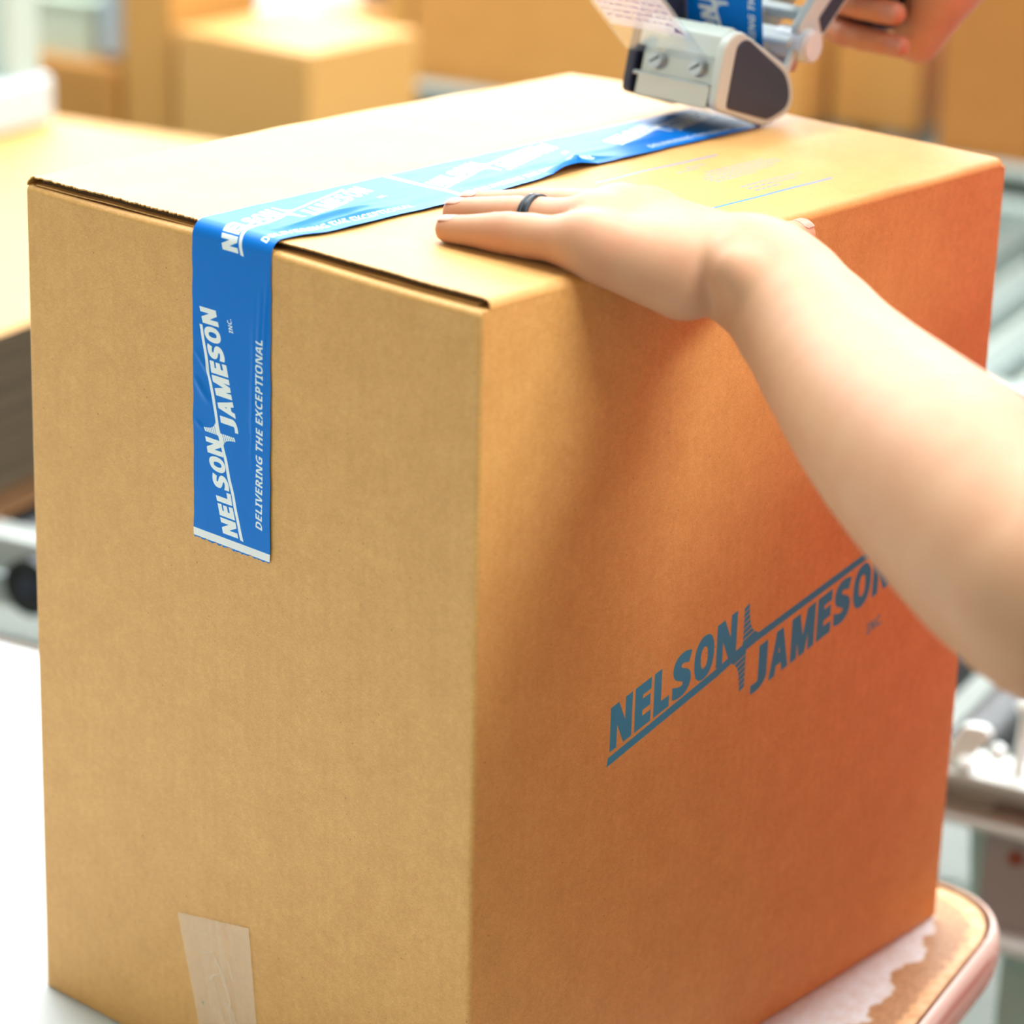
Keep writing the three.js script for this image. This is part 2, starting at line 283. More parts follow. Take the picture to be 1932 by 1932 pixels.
// ------------------------------------------------------------------ the big carton
const carton = thing('shipping_carton', 'large kraft cardboard carton on the white table, being sealed with printed blue tape', 'box');
{
  // the near corner leans out a little towards its foot
  const warp = (p) => { const k = (1 - p.y / H) * clamp(p.x / W) * clamp(1 + p.z / D) * 0.0052; p.x += 0.75 * k; p.z -= 0.66 * k; return p; };
  const printMat = (c) => phys({ map: texOf(c), bumpMap: grainBump, bumpScale: 0.00012, ...cardOpts });
  const r = 0.0035, Y0 = 0.0008;
  // front panel: up the face, round the fold and back under the flaps
  const [fc] = kraft(2048, 2048, 0.24, KRAFT, 0.4, 1.35);
  const foldPath = (s) => { // arc length along height -> [y, z]
    const a = H - r - Y0, q = r * Math.PI / 2;
    if (s < a) return [Y0 + s, 0]; if (s < a + q) { const th = (s - a) / r; return [H - r + Math.sin(th) * r, -r + Math.cos(th) * r]; } return [H, -r - (s - a - q)];
  };
  const total = H - r - Y0 + r * Math.PI / 2 + 0.12;
  const fpos = (u, s) => { // plan: straight with a quarter-round at both ends
    const e = 0.0025, x = u * W; let dz = 0; if (x < e) dz = e - Math.sqrt(Math.max(0, e * e - (e - x) ** 2)); if (x > W - e) dz = e - Math.sqrt(Math.max(0, e * e - (x - W + e) ** 2));
    const [y, z] = foldPath(s), sag = 0.0006 * Math.sin(u * 9) * smooth(0.44, 0.452, y); return warp(V(x, y - sag, z - dz * (1 - smooth(0, -0.01, z) * 0) ));
  };
  const bunch = (v) => (v < 0.55 ? v / 0.55 * 0.775 : v < 0.8 ? lerp(0.775, 0.79 + 0.005, (v - 0.55) / 0.25) : lerp(0.795, 1, (v - 0.8) / 0.2));
  const uEase = (u) => { const e = 0.0085; return u < 0.12 ? u / 0.12 * e : u > 0.88 ? 1 - (1 - u) / 0.12 * e : lerp(e, 1 - e, (u - 0.12) / 0.76); };
  const sAt = (v) => { const a = H - r - Y0, q = r * Math.PI / 2; return v < 0.6 ? v / 0.6 * a : v < 0.85 ? a + (v - 0.6) / 0.25 * q : a + q + (v - 0.85) / 0.15 * 0.12; };
  part('front_panel', sheet((u, v) => fpos(uEase(u), sAt(v)), 60, 60, 0.0035, (u, v) => [uEase(u) * W / 0.49152, sAt(v) / 0.49152]), printMat(fc), carton);
  // right panel with the printed logo
  const [rc, rg] = kraft(2048, 2048, 0.24, KRAFT, 0.4, 1.35);
  const mmpx = 1 / 0.24;
  drawLogo(rg, (g) => g.transform(mmpx, 0, 0, -mmpx, 98 * mmpx, 2048 - 202.3 * mmpx), 'rgb(30,138,176)');
  part('side_panel', sheet((u, v) => warp(V(W, Y0 + v * (H - 0.0004 - Y0), -0.0022 - u * (D - 0.0044))), 24, 24, 0.0035, (u, v) => [(0.0022 + u * (D - 0.0044)) / 0.49152, (Y0 + v * (H - 0.0004 - Y0)) / 0.49152]), printMat(rc), carton, 'side panel printed with a blue logo');
  part('side_panel', sheet((u, v) => V(0, Y0 + v * (H - 0.004 - Y0), -(D - 0.0022) + u * (D - 0.0044)), 4, 4, 0.0035), cardMat, carton);
  part('back_panel', sheet((u, v) => V(W - u * W, Y0 + v * (H - Y0), -D), 4, 4, 0.0035), cardMat, carton);
  part('bottom_panel', bx(W - 0.01, 0.004, D - 0.01, W / 2, 0.003, -D / 2), cardMat, carton);
  part('inner_flap', bx(W - 0.012, 0.003, 0.12, W / 2, H - 0.0018, -D + 0.064), cardMat, carton);
  // two long top flaps: rounded fold at the outer side, raw edge to the front, thin upper liner over a recessed fluted core
  const flapTex = (right) => {
    const [c, g] = kraft(1024, 2048, 0.21, KRAFT, 0.4);
    if (right) { // faint blue maker's print: two rules and rows of print too small to read (canvas x = across from seam, y = depth)
      const s = 1 / 0.21, X = (x) => (x - W / 2) * 1000 * s, Z = (z) => 2048 - (-z) * 1000 * s; g.strokeStyle = 'rgb(0,124,172)'; g.lineWidth = 1.7 * s;
      const rule = (x, z0, z1) => { g.beginPath(); g.moveTo(X(x), Z(z0)); g.lineTo(X(x), Z(z1)); g.stroke(); };
      rule(0.199, -0.20, -0.302); rule(0.2705, -0.20, -0.3055);
      g.lineWidth = 1.25 * s; g.strokeStyle = 'rgba(0,124,172,.9)';
      for (const [x, z0, z1] of [[0.2085, -0.262, -0.279], [0.2125, -0.250, -0.268], [0.2215, -0.262, -0.312], [0.2255, -0.255, -0.318], [0.2295, -0.25, -0.318], [0.2335, -0.25, -0.306], [0.2375, -0.25, -0.285], [0.2530, -0.25, -0.302], [0.2575, -0.25, -0.292], [0.2620, -0.25, -0.272]]) {
        let z = z0; while (z > z1) { const l = 0.0015 + rnd() * 0.004; rule(x, z, Math.max(z1, z - l)); z -= l + 0.0011; }
      }
    }
    return c;
  };
  for (const right of [0, 1]) {
    const mat = printMat(flapTex(right)), seam = W / 2 + (right ? 0.001 : -0.001), RF = 0.0048, dir = right ? 1 : -1, edgeX = right ? W + 0.00012 : -0.00012;
    const zf = (x) => right ? -0.0062 : lerp(-0.0022, -0.006, clamp(x / 0.15)), zb = -D + 0.003;
    const drop = H - 0.0045, q = RF * Math.PI / 2, flat = Math.abs(edgeX - seam) - RF, tot = flat + q + 0.0003;
    const path = (s) => { // from seam outwards -> [x, y]
      if (s < flat) return [seam + dir * s, TOP]; if (s < flat + q) { const th = (s - flat) / RF; return [seam + dir * (flat + Math.sin(th) * RF), TOP - RF + Math.cos(th) * RF]; } return [edgeX, TOP - RF - (s - flat - q)];
    };
    const bulge = (x, z) => 0.0012 * Math.sin(clamp(-z / D) * Math.PI) * Math.sin(clamp(Math.abs(x - seam) / 0.152) * Math.PI * 0.9) - (right ? 0 : 0.0022 * smooth(0.06, 0, x) * smooth(-0.2, -D, z)) + 0.0004 * noise3(x * 16, z * 16, right);
    const sV = (v) => (v < 0.7 ? v / 0.7 * flat : flat + (v - 0.7) / 0.3 * (q + 0.0003));
    const top = (u, v, jag) => { const [x, y] = path(sV(v)), z0 = zf(x) + (jag ? 0.0009 * noise3(x * 420, 1, right) * (right ? 0.35 : 1) + 0.0006 * noise3(x * 1500, 3, right) * (right ? 0.4 : 1) : 0), z = lerp(z0, zb, u); return V(x, y + bulge(x, z) * smooth(flat + q, flat, sV(v)), z); };
    const orient = (f) => (right ? (u, v) => f(1 - u, v) : f);
    const uvOf = (u, v) => { const s = sV(v), uu = right ? 1 - u : u; return [s / (0.21 * 1.024), uu * (D) / (0.21 * 2.048) + 0.0]; };
    const outer = sheet(orient((u, v) => top(u, v, true)), 40, 300, 0.0007, uvOf);
    const flap = part('top_flap', outer, mat, carton);
    const core = sheet(orient((u, v) => { const p = top(u, v * 0.69, false); p.y -= 0.0009; p.z += lerp(-0.0035, 0.0015, u); return p; }), 4, 60, 0.0026, uvOf);
    part('fluted_core', core, std(0x5a4126, 0.95), flap);
    const inner = sheet(orient((u, v) => { const p = top(u, v * 0.69, false); p.y -= 0.0037; p.z += lerp(0.0004, 0, u); return p; }), 4, 120, 0.0005, uvOf);
    part('inner_liner', inner, cardMat, flap);
  }
}
// ------------------------------------------------------------------ printed blue tape on the carton
const TAPE_P = 0.282, TAPE_W = 0.053, TX1 = 0.1757;
const tapeTex = (() => {
  const w = 2048, h = 384, [c, g] = canvasOf(w, h), k = w / 282;         // px per mm
  g.fillStyle = 'rgb(0,110,198)'; g.fillRect(0, 0, w, h);
  for (const s0 of [6, 147]) {
    drawLogo(g, (q) => { q.transform(k * 0.463, 0, 0, -k * 0.463, s0 * k, h - 18.0 * k * (h / (53 * k))); }, 'rgb(228,232,230)', 0.27);
    g.save(); g.fillStyle = 'rgb(222,228,228)'; g.font = 'bold 100px sans-serif'; g.transform(k * 0.0588, 0, -k * 0.012, k * 0.062, (s0 + 8.6) * k, h - 5.2 * k); g.transform(1, 0, 0, 1, 0, 0);
    const txt = 'DELIVERING THE EXCEPTIONAL', tw = g.measureText(txt).width; g.scale(95 / (tw * 0.0588), 1); g.fillText(txt, 0, 0); g.restore();
  }
  g.fillStyle = 'rgb(226,228,226)'; g.fillRect(0.6 * k, 0, 4.0 * k, h);
  return texOf(c);
})();
const tapeMat = phys({ map: tapeTex, roughness: 0.4, specularIntensity: 0.25, side: THREE.DoubleSide });
{
  const zEnd = 0.374, YT = TOP + 0.0013, s0 = -(YT - 0.298);
  const R = 0.0078, q = R * Math.PI / 2, lift = 0.0005, a = -R;
  const path = (s) => { // s = 0 at the fold; -> [y, z, ny, nz]
    if (s < a) return [YT + s, lift, 0, 1]; if (s < a + q) { const th = (s - a) / R; return [YT - R + Math.sin(th) * R, lift - R + Math.cos(th) * R, Math.sin(th), Math.cos(th)]; }
    const z = lift - R - (s - a - q); return [YT + 0.0007 * Math.sin(clamp(-z / D) * Math.PI), z, 1, 0];
  };
  const ridge = (s, t, s1, t1, s2, t2, w, h) => { const dx = s2 - s1, dy = t2 - t1, l2 = dx * dx + dy * dy, k = clamp(((s - s1) * dx + (t - t1) * dy) / l2), d = Math.hypot(s - s1 - k * dx, t - t1 - k * dy); return h * Math.exp(-(d * d) / (w * w)) * Math.sin(Math.PI * clamp(k, 0.04, 0.96)); };
  // t in metres from the right edge
  const wr = (s, t) => {
    let h = 0;
    if (s < 0) {
      h += ridge(s, t, -0.02, 0.006, -0.09, 0.010, 0.0016, 0.0007) + ridge(s, t, -0.03, 0.011, -0.12, 0.013, 0.0014, 0.0005) + ridge(s, t, -0.015, 0.002, -0.06, 0.005, 0.0012, 0.0006);
      h += ridge(s, t, -0.075, 0.053, -0.088, 0.041, 0.0020, 0.0009) + ridge(s, t, -0.062, 0.053, -0.078, 0.036, 0.0016, 0.0005) + ridge(s, t, -0.098, 0.052, -0.102, 0.045, 0.0015, 0.0005);
      h += 0.00012 * noise3(s * 40, t * 60, 1);
    } else {
      const on = smooth(0.004, 0.02, s);
      h += on * (0.0006 * smooth(0.013, 0, t) * smooth(0.135, 0.05, s) + 0.0010 * smooth(0.010, 0.004, Math.abs(t - 0.017)) * smooth(0.13, 0.06, s));   // right side bows up off the flap near the fold
      h += ridge(s, t, 0.012, 0.014, 0.085, 0.019, 0.0020, 0.0022) + ridge(s, t, 0.02, 0.036, 0.012, 0.027, 0.0012, 0.0016) + ridge(s, t, 0.03, 0.010, 0.08, 0.0125, 0.0015, 0.0012);
      h += ridge(s, t, 0.19, 0.002, 0.232, 0.005, 0.0050, 0.0048) + ridge(s, t, 0.20, 0.014, 0.25, 0.006, 0.003, 0.002) + ridge(s, t, 0.215, 0, 0.22, 0.012, 0.0025, 0.002) + ridge(s, t, 0.10, 0.017, 0.33, 0.021, 0.004, 0.0007);
      h += on * 0.00018 * noise3(s * 30, t * 70, 1);
    }
    return Math.max(0, h);
  };
  const sOf = (v) => (v < 0.3 ? lerp(s0, a - 0.004, v / 0.3) : v < 0.45 ? lerp(a - 0.004, a + q + 0.008, (v - 0.3) / 0.15) : lerp(a + q + 0.008, zEnd, (v - 0.45) / 0.55));
  const tape = sheet((u, v) => {
    let s = sOf(v); const t = (1 - u) * TAPE_W;
    if (v < 0.001) s += 0.0007 * noise3(u * 26, 2, 0) + 0.0004 * noise3(u * 90, 1, 0);
    const [y, z, ny, nz] = path(s), h = wr(s, t); const wide = s > 0 ? 0.0062 * smooth(0.004, 0.03, s) * smooth(0.225, 0.12, s) : 0; return V(TX1 - t + wide * (1 - t / TAPE_W) + 0.0003 * noise3(s * 60, u * 4, 0), y + ny * h, z + nz * h);
  }, 56, 700, 0.0002, (u, v) => [(sOf(v) - s0) / TAPE_P, 1 - u]);
  const o = part('tape_strip', tape, tapeMat, scene); o.name = numbered('packing_tape_strip');
  tag(o, 'blue printed packing tape running down the carton front and along its top seam', 'tape');
}
{ // old clear tape at the foot of the front
  const [c, g] = canvasOf(512, 1024); g.fillStyle = 'rgb(255,240,216)'; g.fillRect(0, 0, 512, 1024);
  g.fillStyle = 'rgb(60,170,160)'; for (const [x, y, r] of [[70, 560, 7], [470, 640, 9], [462, 668, 5]]) { g.beginPath(); g.ellipse(x, y, r, r * 1.6, 0.2, 0, 7); g.fill(); }
  const [ac, ag] = canvasOf(512, 1024); ag.fillStyle = 'rgb(74,74,74)'; ag.fillRect(0, 0, 512, 1024);      // milky film: streaks and creases hold more air
  for (let i = 0; i < 26; i++) { const x = rnd() * 512; ag.strokeStyle = `rgba(${rnd() < 0.5 ? '120,120,120' : '40,40,40'},.25)`; ag.lineWidth = 4 + rnd() * 26; ag.beginPath(); ag.moveTo(x, 0); ag.lineTo(x + 20 * (rnd() - 0.5), 1024); ag.stroke(); }
  ag.strokeStyle = 'rgb(185,185,185)'; ag.lineWidth = 6; ag.lineCap = 'round';
  for (const l of [[118, 232, 180, 205, 236, 214], [236, 214, 300, 400, 320, 520], [320, 520, 370, 760, 385, 1024], [165, 390, 190, 345, 240, 340], [205, 390, 205, 540, 250, 700], [250, 700, 275, 800, 282, 840], [245, 515, 280, 505, 290, 530], [290, 530, 310, 720, 350, 1000], [330, 240, 345, 300, 350, 360]]) { ag.beginPath(); ag.moveTo(l[0], l[1]); ag.quadraticCurveTo(l[2], l[3], l[4], l[5]); ag.stroke(); }
  for (const [x, y, r] of [[70, 560, 7], [470, 640, 9], [462, 668, 5]]) { ag.fillStyle = 'rgb(200,200,200)'; ag.beginPath(); ag.ellipse(x, y, r, r * 1.6, 0.2, 0, 7); ag.fill(); }
  const P = [V(0.1069, 0.0859, 0), V(0.1588, 0.0965, 0), V(0.1683, 0.001, 0), V(0.1285, 0.001, 0)];
  const f = (u, v) => { const a = P[3].clone().lerp(P[2], u), b = P[0].clone().lerp(P[1], u); const p = a.lerp(b, v); if (v > 0.985) p.y += 0.0008 * noise3(u * 30, 1, 1); let h = 0.0004;
    const rd = (x1, y1, x2, y2, w, k) => { const dx = x2 - x1, dy = y2 - y1, q = clamp(((u - x1) * dx + (v - y1) * dy) / (dx * dx + dy * dy)), d = Math.hypot(u - x1 - q * dx, (v - y1 - q * dy) * 1.8); h += k * Math.exp(-d * d / (w * w)); };
    rd(0.46, 0.79, 0.62, 0.5, 0.018, 0.0008); rd(0.62, 0.5, 0.74, 0, 0.018, 0.0008); rd(0.25, 0.79, 0.46, 0.8, 0.018, 0.0006); rd(0.4, 0.62, 0.44, 0.4, 0.016, 0.0006); rd(0.44, 0.4, 0.55, 0.1, 0.016, 0.0006); rd(0.32, 0.6, 0.42, 0.66, 0.016, 0.0005); rd(0.54, 0.42, 0.66, 0.05, 0.016, 0.0006); rd(0.48, 0.46, 0.56, 0.45, 0.016, 0.0004);
    h += 0.00008 * noise3(u * 22, v * 3, 2); p.z = 0.0004 + h + 0.0052 * (1 - p.y / H) * clamp(p.x / W) * -0.66; p.x += 0.75 * 0.0052 * (1 - p.y / H) * clamp(p.x / W); return p; };
  const o = part('tape', sheet(f, 70, 120, 0.00012), phys({ map: texOf(c), alphaMap: texOf(ac, false), roughness: 0.3, transparent: true, opacity: 0.62, specularIntensity: 0.7 }), scene);
  o.name = numbered('clear_tape_patch'); tag(o, 'short creased clear tape patch low on the front of the carton', 'tape');
}

// ------------------------------------------------------------------ cardboard sheets stacked behind the carton
{
  const n = 33, th = 0.00405, y0 = -0.0345, L = 0.95, DP = 0.72;
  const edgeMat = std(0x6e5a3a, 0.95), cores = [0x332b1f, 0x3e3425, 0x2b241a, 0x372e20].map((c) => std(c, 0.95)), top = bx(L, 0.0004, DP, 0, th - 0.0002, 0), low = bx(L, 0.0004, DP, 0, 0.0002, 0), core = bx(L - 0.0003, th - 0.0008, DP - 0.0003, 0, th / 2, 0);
  for (let i = 0; i < n; i++) {
    const p = at(-1.0 - L / 2 + (rnd() - 0.5) * 0.001, 0.305 + DP / 2 + (rnd() - 0.5) * 0.0006, y0 + i * (th + 0.0001)), last = i === n - 1;
    const t = thing('cardboard_sheet', last ? 'topmost flat cardboard sheet of the left stack, the white machine stand on it' : `flat cardboard sheet, number ${n - i} counted from the top of the left stack`, 'cardboard sheet', p.toArray(), TURN + (rnd() - 0.5) * 0.0003, 'flat cardboard sheets in the stack');
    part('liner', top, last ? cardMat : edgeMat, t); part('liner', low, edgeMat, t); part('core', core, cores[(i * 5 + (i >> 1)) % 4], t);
  }
  const pad = thing('corrugated_pad', 'thick dark brown corrugated pad under the stack of cardboard sheets', 'pad', at(-1.0 - L / 2, 0.30 + DP / 2, -0.0588).toArray(), TURN);
  part('liner', [bx(L, 0.001, DP, 0, 0.0237, 0), bx(L, 0.001, DP, 0, 0.0005, 0)], std(0x8a6238, 0.9), pad);
  part('core', bx(L - 0.006, 0.0226, DP - 0.006, 0, 0.0121, 0), std(0x6b4a28, 0.95), pad);
}
{ // white machine stand at the far left corner of the stack
  const yS = 0.1025, t = thing('machine_stand', 'white machine stand with square post and silvery ribbed hose, on the cardboard stack', 'machine', [-1.30, yS, -1.10], 0.16);
  part('foot_block', bx(0.26, 0.055, 0.36, -0.13, 0.0275, 0.18, 0.009), std(0xc2c8c8, 0.35), t);
  part('post', bx(0.042, 0.6, 0.05, -0.033, 0.35, 0.035, 0.004), std(0xa9b8b0, 0.4), t);
  const pts = []; for (let i = 0; i <= 240; i++) { const y = 0.055 + i / 240 * 0.5; pts.push(new THREE.Vector2(0.026 + 0.005 * Math.sin(i * 0.9) + 0.0012 * noise3(i * 0.3, 1, 1), y)); }
  part('ribbed_hose', new THREE.LatheGeometry(pts, 28).translate(-0.088, 0, 0.05), phys({ color: 0xd6d8da, roughness: 0.28, metalness: 0.35 }), t);
}

// ------------------------------------------------------------------ roller conveyors behind the table
function conveyor(label, v0, v1, u0, u1, top, r, pitch, rollerMat, railMat, railH) {
  const t = thing('roller_conveyor', label, 'conveyor', at(0, 0, 0).toArray(), TURN), L = u1 - u0, uc = (u0 + u1) / 2, wid = v1 - v0;
  for (const v of [v0, v1]) {
    const s = v === v0 ? 1 : -1;
const c = rounded([[-0.0225, 0.011], [0.0225, 0.011], [0.0225, 0.005], [-0.0165, 0.005], [-0.0165, 0.015 - railH], [0.0225, 0.015 - railH], [0.0225, 0.009 - railH], [-0.0225, 0.009 - railH]].map(([x, y]) => [-x * s, y]), 0.0015, 3);
    if (s > 0) c.reverse();
    part('side_rail', prism(c, L, 0.0005).rotateY(Math.PI / 2).translate(u0, top, -v), railMat, t);
  }
  const rg = new THREE.CylinderGeometry(r, r, wid - 0.06, 24).rotateX(Math.PI / 2), caps = [1, -1].map((s) => new THREE.CylinderGeometry(r * 0.8, r * 0.8, 0.014, 20).rotateX(Math.PI / 2).translate(0, 0, s * (wid / 2 - 0.024))), ax = new THREE.CylinderGeometry(0.005, 0.005, wid, 10).rotateX(Math.PI / 2);
  for (let u = u0 + pitch / 2; u < u1; u += pitch) {
    const m = part('roller', rg, rollerMat, t); m.position.set(u, top - r, -(v0 + v1) / 2);
    for (const cap of caps) part('roller_cap', cap, M.greyMetal, m); part('axle', ax, M.steel, m);
  }
  return t;
}
{
  const c1 = conveyor('roller conveyor with black rollers and off-white rails, directly behind the packing table', 0.30, 0.98, -3.0, 1.5, -0.07, 0.024, 0.078, M.black, M.whiteMetal, 0.038);
  // heavy support right of the carton: flat plate with two rusty bolt holes, a white foot flange and a slimmer green-grey leg
  const legAt = (u) => {
    const pl = part('leg_plate', bx(0.075, 0.090, 0.03, u, -0.137, -0.31, 0.004), std(0x8d8481, 0.6), c1);
    for (const [dx, dy] of [[-0.012, -0.122], [0.02, -0.150]]) part('bolt_hole', new THREE.CylinderGeometry(0.0058, 0.0058, 0.003, 16).rotateX(Math.PI / 2).translate(u + dx, dy, -0.2945), std(0x7c3f2c, 0.9), pl);
    part('foot_flange', bx(0.09, 0.012, 0.06, u, -0.188, -0.31, 0.004), M.whiteMetal, c1);
    part('leg', bx(0.045, 0.656, 0.035, u + 0.004, -0.522, -0.32, 0.004), std(0x93a69a, 0.5), c1);
    part('strut', rod(V(u - 0.062, -0.10, -0.36), V(u - 0.055, -0.19, -0.36), 0.008), std(0x9fb0a6, 0.5), c1);
  };
  legAt(-0.075); legAt(-2.2); legAt(1.3);
  for (const u of [-2.2, -0.075, 1.3]) part('leg', bx(0.045, 0.72, 0.035, u, -0.485, -0.96, 0.004), std(0x93a69a, 0.5), c1);
  part('cross_bar', rod(V(-2.2, -0.35, -0.64), V(1.3, -0.35, -0.64), 0.015), std(0x8c9a90, 0.5), c1);
  const sw = thing('skate_wheel_rail', 'short pale rail with black skate wheels, at the left between table and cardboard stack', 'wheel rail', at(-0.88, 0.20, -0.05).toArray(), TURN);
  part('rail', prism(rounded([[-0.006, -0.05], [0.006, -0.05], [0.006, 0.012], [-0.006, 0.012]], 0.002, 3), 0.8, 0.0008).rotateY(Math.PI / 2).translate(-0.4, 0, -0.055), M.whiteMetal, sw);
  const wg = new THREE.CylinderGeometry(0.024, 0.024, 0.018, 28).rotateX(Math.PI / 2), hub = new THREE.CylinderGeometry(0.009, 0.009, 0.026, 16).rotateX(Math.PI / 2);
  for (let i = 0; i < 13; i++) { const w = part('wheel', wg, M.black, sw); w.position.set(-0.36 + i * 0.06, -0.006, -0.012 + (i % 2) * 0.026); part('hub', hub, M.charcoal, w); }
  part('axle_bar', [rod(V(-0.4, -0.006, -0.012), V(0.4, -0.006, -0.012), 0.004)], M.steel, sw);
  for (const x of [-0.36, 0.36]) part('bracket', bx(0.02, 0.02, 0.07, x, -0.04, -0.03, 0.002), M.whiteMetal, sw);
  // white stop lever with two knobs bolted to the near rail
  const lev = thing('stop_lever', 'white bracket lever with round knobs on the conveyor rail right of the carton', 'lever', at(-0.118, 0.292, -0.058).toArray(), TURN); lev.scale.setScalar(0.66);
  part('lever_plate', prism(rounded([[-0.045, 0], [-0.018, 0], [0.012, 0.042], [0.004, 0.052], [-0.02, 0.05]], 0.006), 0.012, 0.002), M.white, lev);
  part('post', rod(V(0.038, 0.0, -0.01), V(0.042, 0.075, -0.01), 0.007), M.white, lev);
  part('knob', new THREE.SphereGeometry(0.013, 20, 14).translate(0.043, 0.078, -0.008), M.white, lev);
  part('knob', new THREE.SphereGeometry(0.010, 20, 14).translate(0.018, 0.024, 0.004), M.white, lev);
  part('knob', new THREE.SphereGeometry(0.009, 20, 14).translate(-0.012, 0.008, 0.016), M.white, lev);
  conveyor('grey roller conveyor in the middle distance, carrying the smaller cartons at upper left', 1.10, 1.84, -3.4, 1.3, -0.05, 0.024, 0.075, std(0x76837f, 0.4, { metalness: 0.4 }), std(0x8f9c96, 0.5), 0.06);
  conveyor('farthest grey roller conveyor, carrying the huge carton and its neighbours', 1.95, 2.75, -3.6, 1.3, -0.032, 0.024, 0.075, std(0x76837f, 0.4, { metalness: 0.4 }), std(0x8f9c96, 0.5), 0.06);
}

// ------------------------------------------------------------------ cartons in the background
function bgCarton(label, u0, u1, v0, depth, y0, h, yaw = 0, tint = 0xffffff, tapeHint = true) {
  const w = u1 - u0, t = thing('background_carton', label, 'box', at((u0 + u1) / 2, v0 + depth / 2, y0).toArray(), TURN + yaw), mat = phys({ map: kraftTile, color: tint, ...cardOpts });
  part('carton_body', bx(w, h - 0.005, depth, 0, (h - 0.005) / 2, 0, 0.004), mat, t);
  for (const s of [1, -1]) part('top_flap', bx(w + 0.001, 0.0045, depth / 2 - 0.001, 0, h - 0.00225, s * depth / 4, 0.0015), mat, t);
  if (tapeHint) part('tape_strip', [bx(w + 0.0016, 0.0004, 0.05, 0, h + 0.0002, 0), bx(0.0005, 0.06, 0.05, w / 2 + 0.0007, h - 0.03, 0), bx(0.0005, 0.06, 0.05, -w / 2 - 0.0007, h - 0.03, 0)], std(0xc9a878, 0.6), t);
  return t;
}
bgCarton('mid-size carton with its top in view, standing alone behind the cardboard stack', -1.565, -1.345, 1.42, 0.21, -0.0488, 0.174, -0.16, 0xffffff, false);
bgCarton('tall narrow pale carton between the mid-size carton and the low one', -1.668, -1.592, 1.45, 0.2, -0.0488, 0.32, 0.0, 0xf3eee0);
bgCarton('low brown carton at the far left, under the green tote', -1.96, -1.675, 1.44, 0.3, -0.0488, 0.111, 0.0, 0xe0cfae);
bgCarton('brown carton with a grey bin on top, in the gap left of the huge carton', -1.82, -1.64, 2.12, 0.3, -0.0308, 0.055, 0.1, 0xf0d9a8);
bgCarton('slim pale carton touching the left edge of the huge carton', -1.607, -1.568, 1.995, 0.4, -0.0308, 0.5, 0, 0xf3eee0, false);
bgCarton('huge plain carton filling the middle of the background', -1.564, -0.976, 2.0, 0.4, -0.0308, 0.55, 0, 0xf0e6d8, false);
bgCarton('lighter carton at right, between the huge carton and the darker brown one', -0.965, -0.838, 2.1, 0.3, -0.0308, 0.14, 0, 0xfffaf0, false);
bgCarton('darker brown carton at the right edge of the picture', -0.772, -0.36, 1.99, 0.4, -0.0308, 0.5, 0, 0xcbb088, false);
{
  const t = thing('plastic_tote', 'pale green open plastic tote on the low brown carton at far left', 'tote', at(-1.80, 1.56, 0.0625).toArray(), TURN);
  const W2 = 0.12, H2 = 0.07, D2 = 0.16, m = std(0xb9c6b4, 0.5);
  part('tote_shell', [bx(W2, 0.004, D2, 0, 0.002, 0), bx(0.004, H2, D2, W2 / 2, H2 / 2, 0), bx(0.004, H2, D2, -W2 / 2, H2 / 2, 0), bx(W2, H2, 0.004, 0, H2 / 2, D2 / 2), bx(W2, H2, 0.004, 0, H2 / 2, -D2 / 2)], m, t);
  part('rim', [bx(0.012, 0.008, D2 + 0.012, W2 / 2, H2, 0, 0.002), bx(0.012, 0.008, D2 + 0.012, -W2 / 2, H2, 0, 0.002), bx(W2, 0.008, 0.012, 0, H2, D2 / 2, 0.002), bx(W2, 0.008, 0.012, 0, H2, -D2 / 2, 0.002)], m, t);
  const f = thing('film_roll', 'upright roll of bluish stretch film beside the green tote, far left', 'film roll', at(-1.70, 1.50, 0.0625).toArray());
  part('film', new THREE.CylinderGeometry(0.03, 0.03, 0.16, 28).translate(0, 0.09, 0), std(0xaebcc6, 0.3), f);
  part('core', new THREE.CylinderGeometry(0.019, 0.019, 0.18, 20).translate(0, 0.09, 0), std(0x9a7b50, 0.8), f);
  const b = thing('grey_bin', 'small dark grey plastic bin on a brown carton left of the huge carton', 'bin', at(-1.72, 2.28, 0.0252).toArray(), TURN);
  part('bin_shell', [bx(0.11, 0.004, 0.12, 0, 0.002, 0), bx(0.004, 0.06, 0.12, 0.055, 0.03, 0), bx(0.004, 0.06, 0.12, -0.055, 0.03, 0), bx(0.11, 0.06, 0.004, 0, 0.03, 0.06), bx(0.11, 0.06, 0.004, 0, 0.03, -0.06)], std(0x8d8478, 0.6), b);
  part('rim', [bx(0.01, 0.006, 0.13, 0.055, 0.06, 0), bx(0.01, 0.006, 0.13, -0.055, 0.06, 0), bx(0.12, 0.006, 0.01, 0, 0.06, 0.06), bx(0.12, 0.006, 0.01, 0, 0.06, -0.06)], std(0x8d8478, 0.6), b);
}

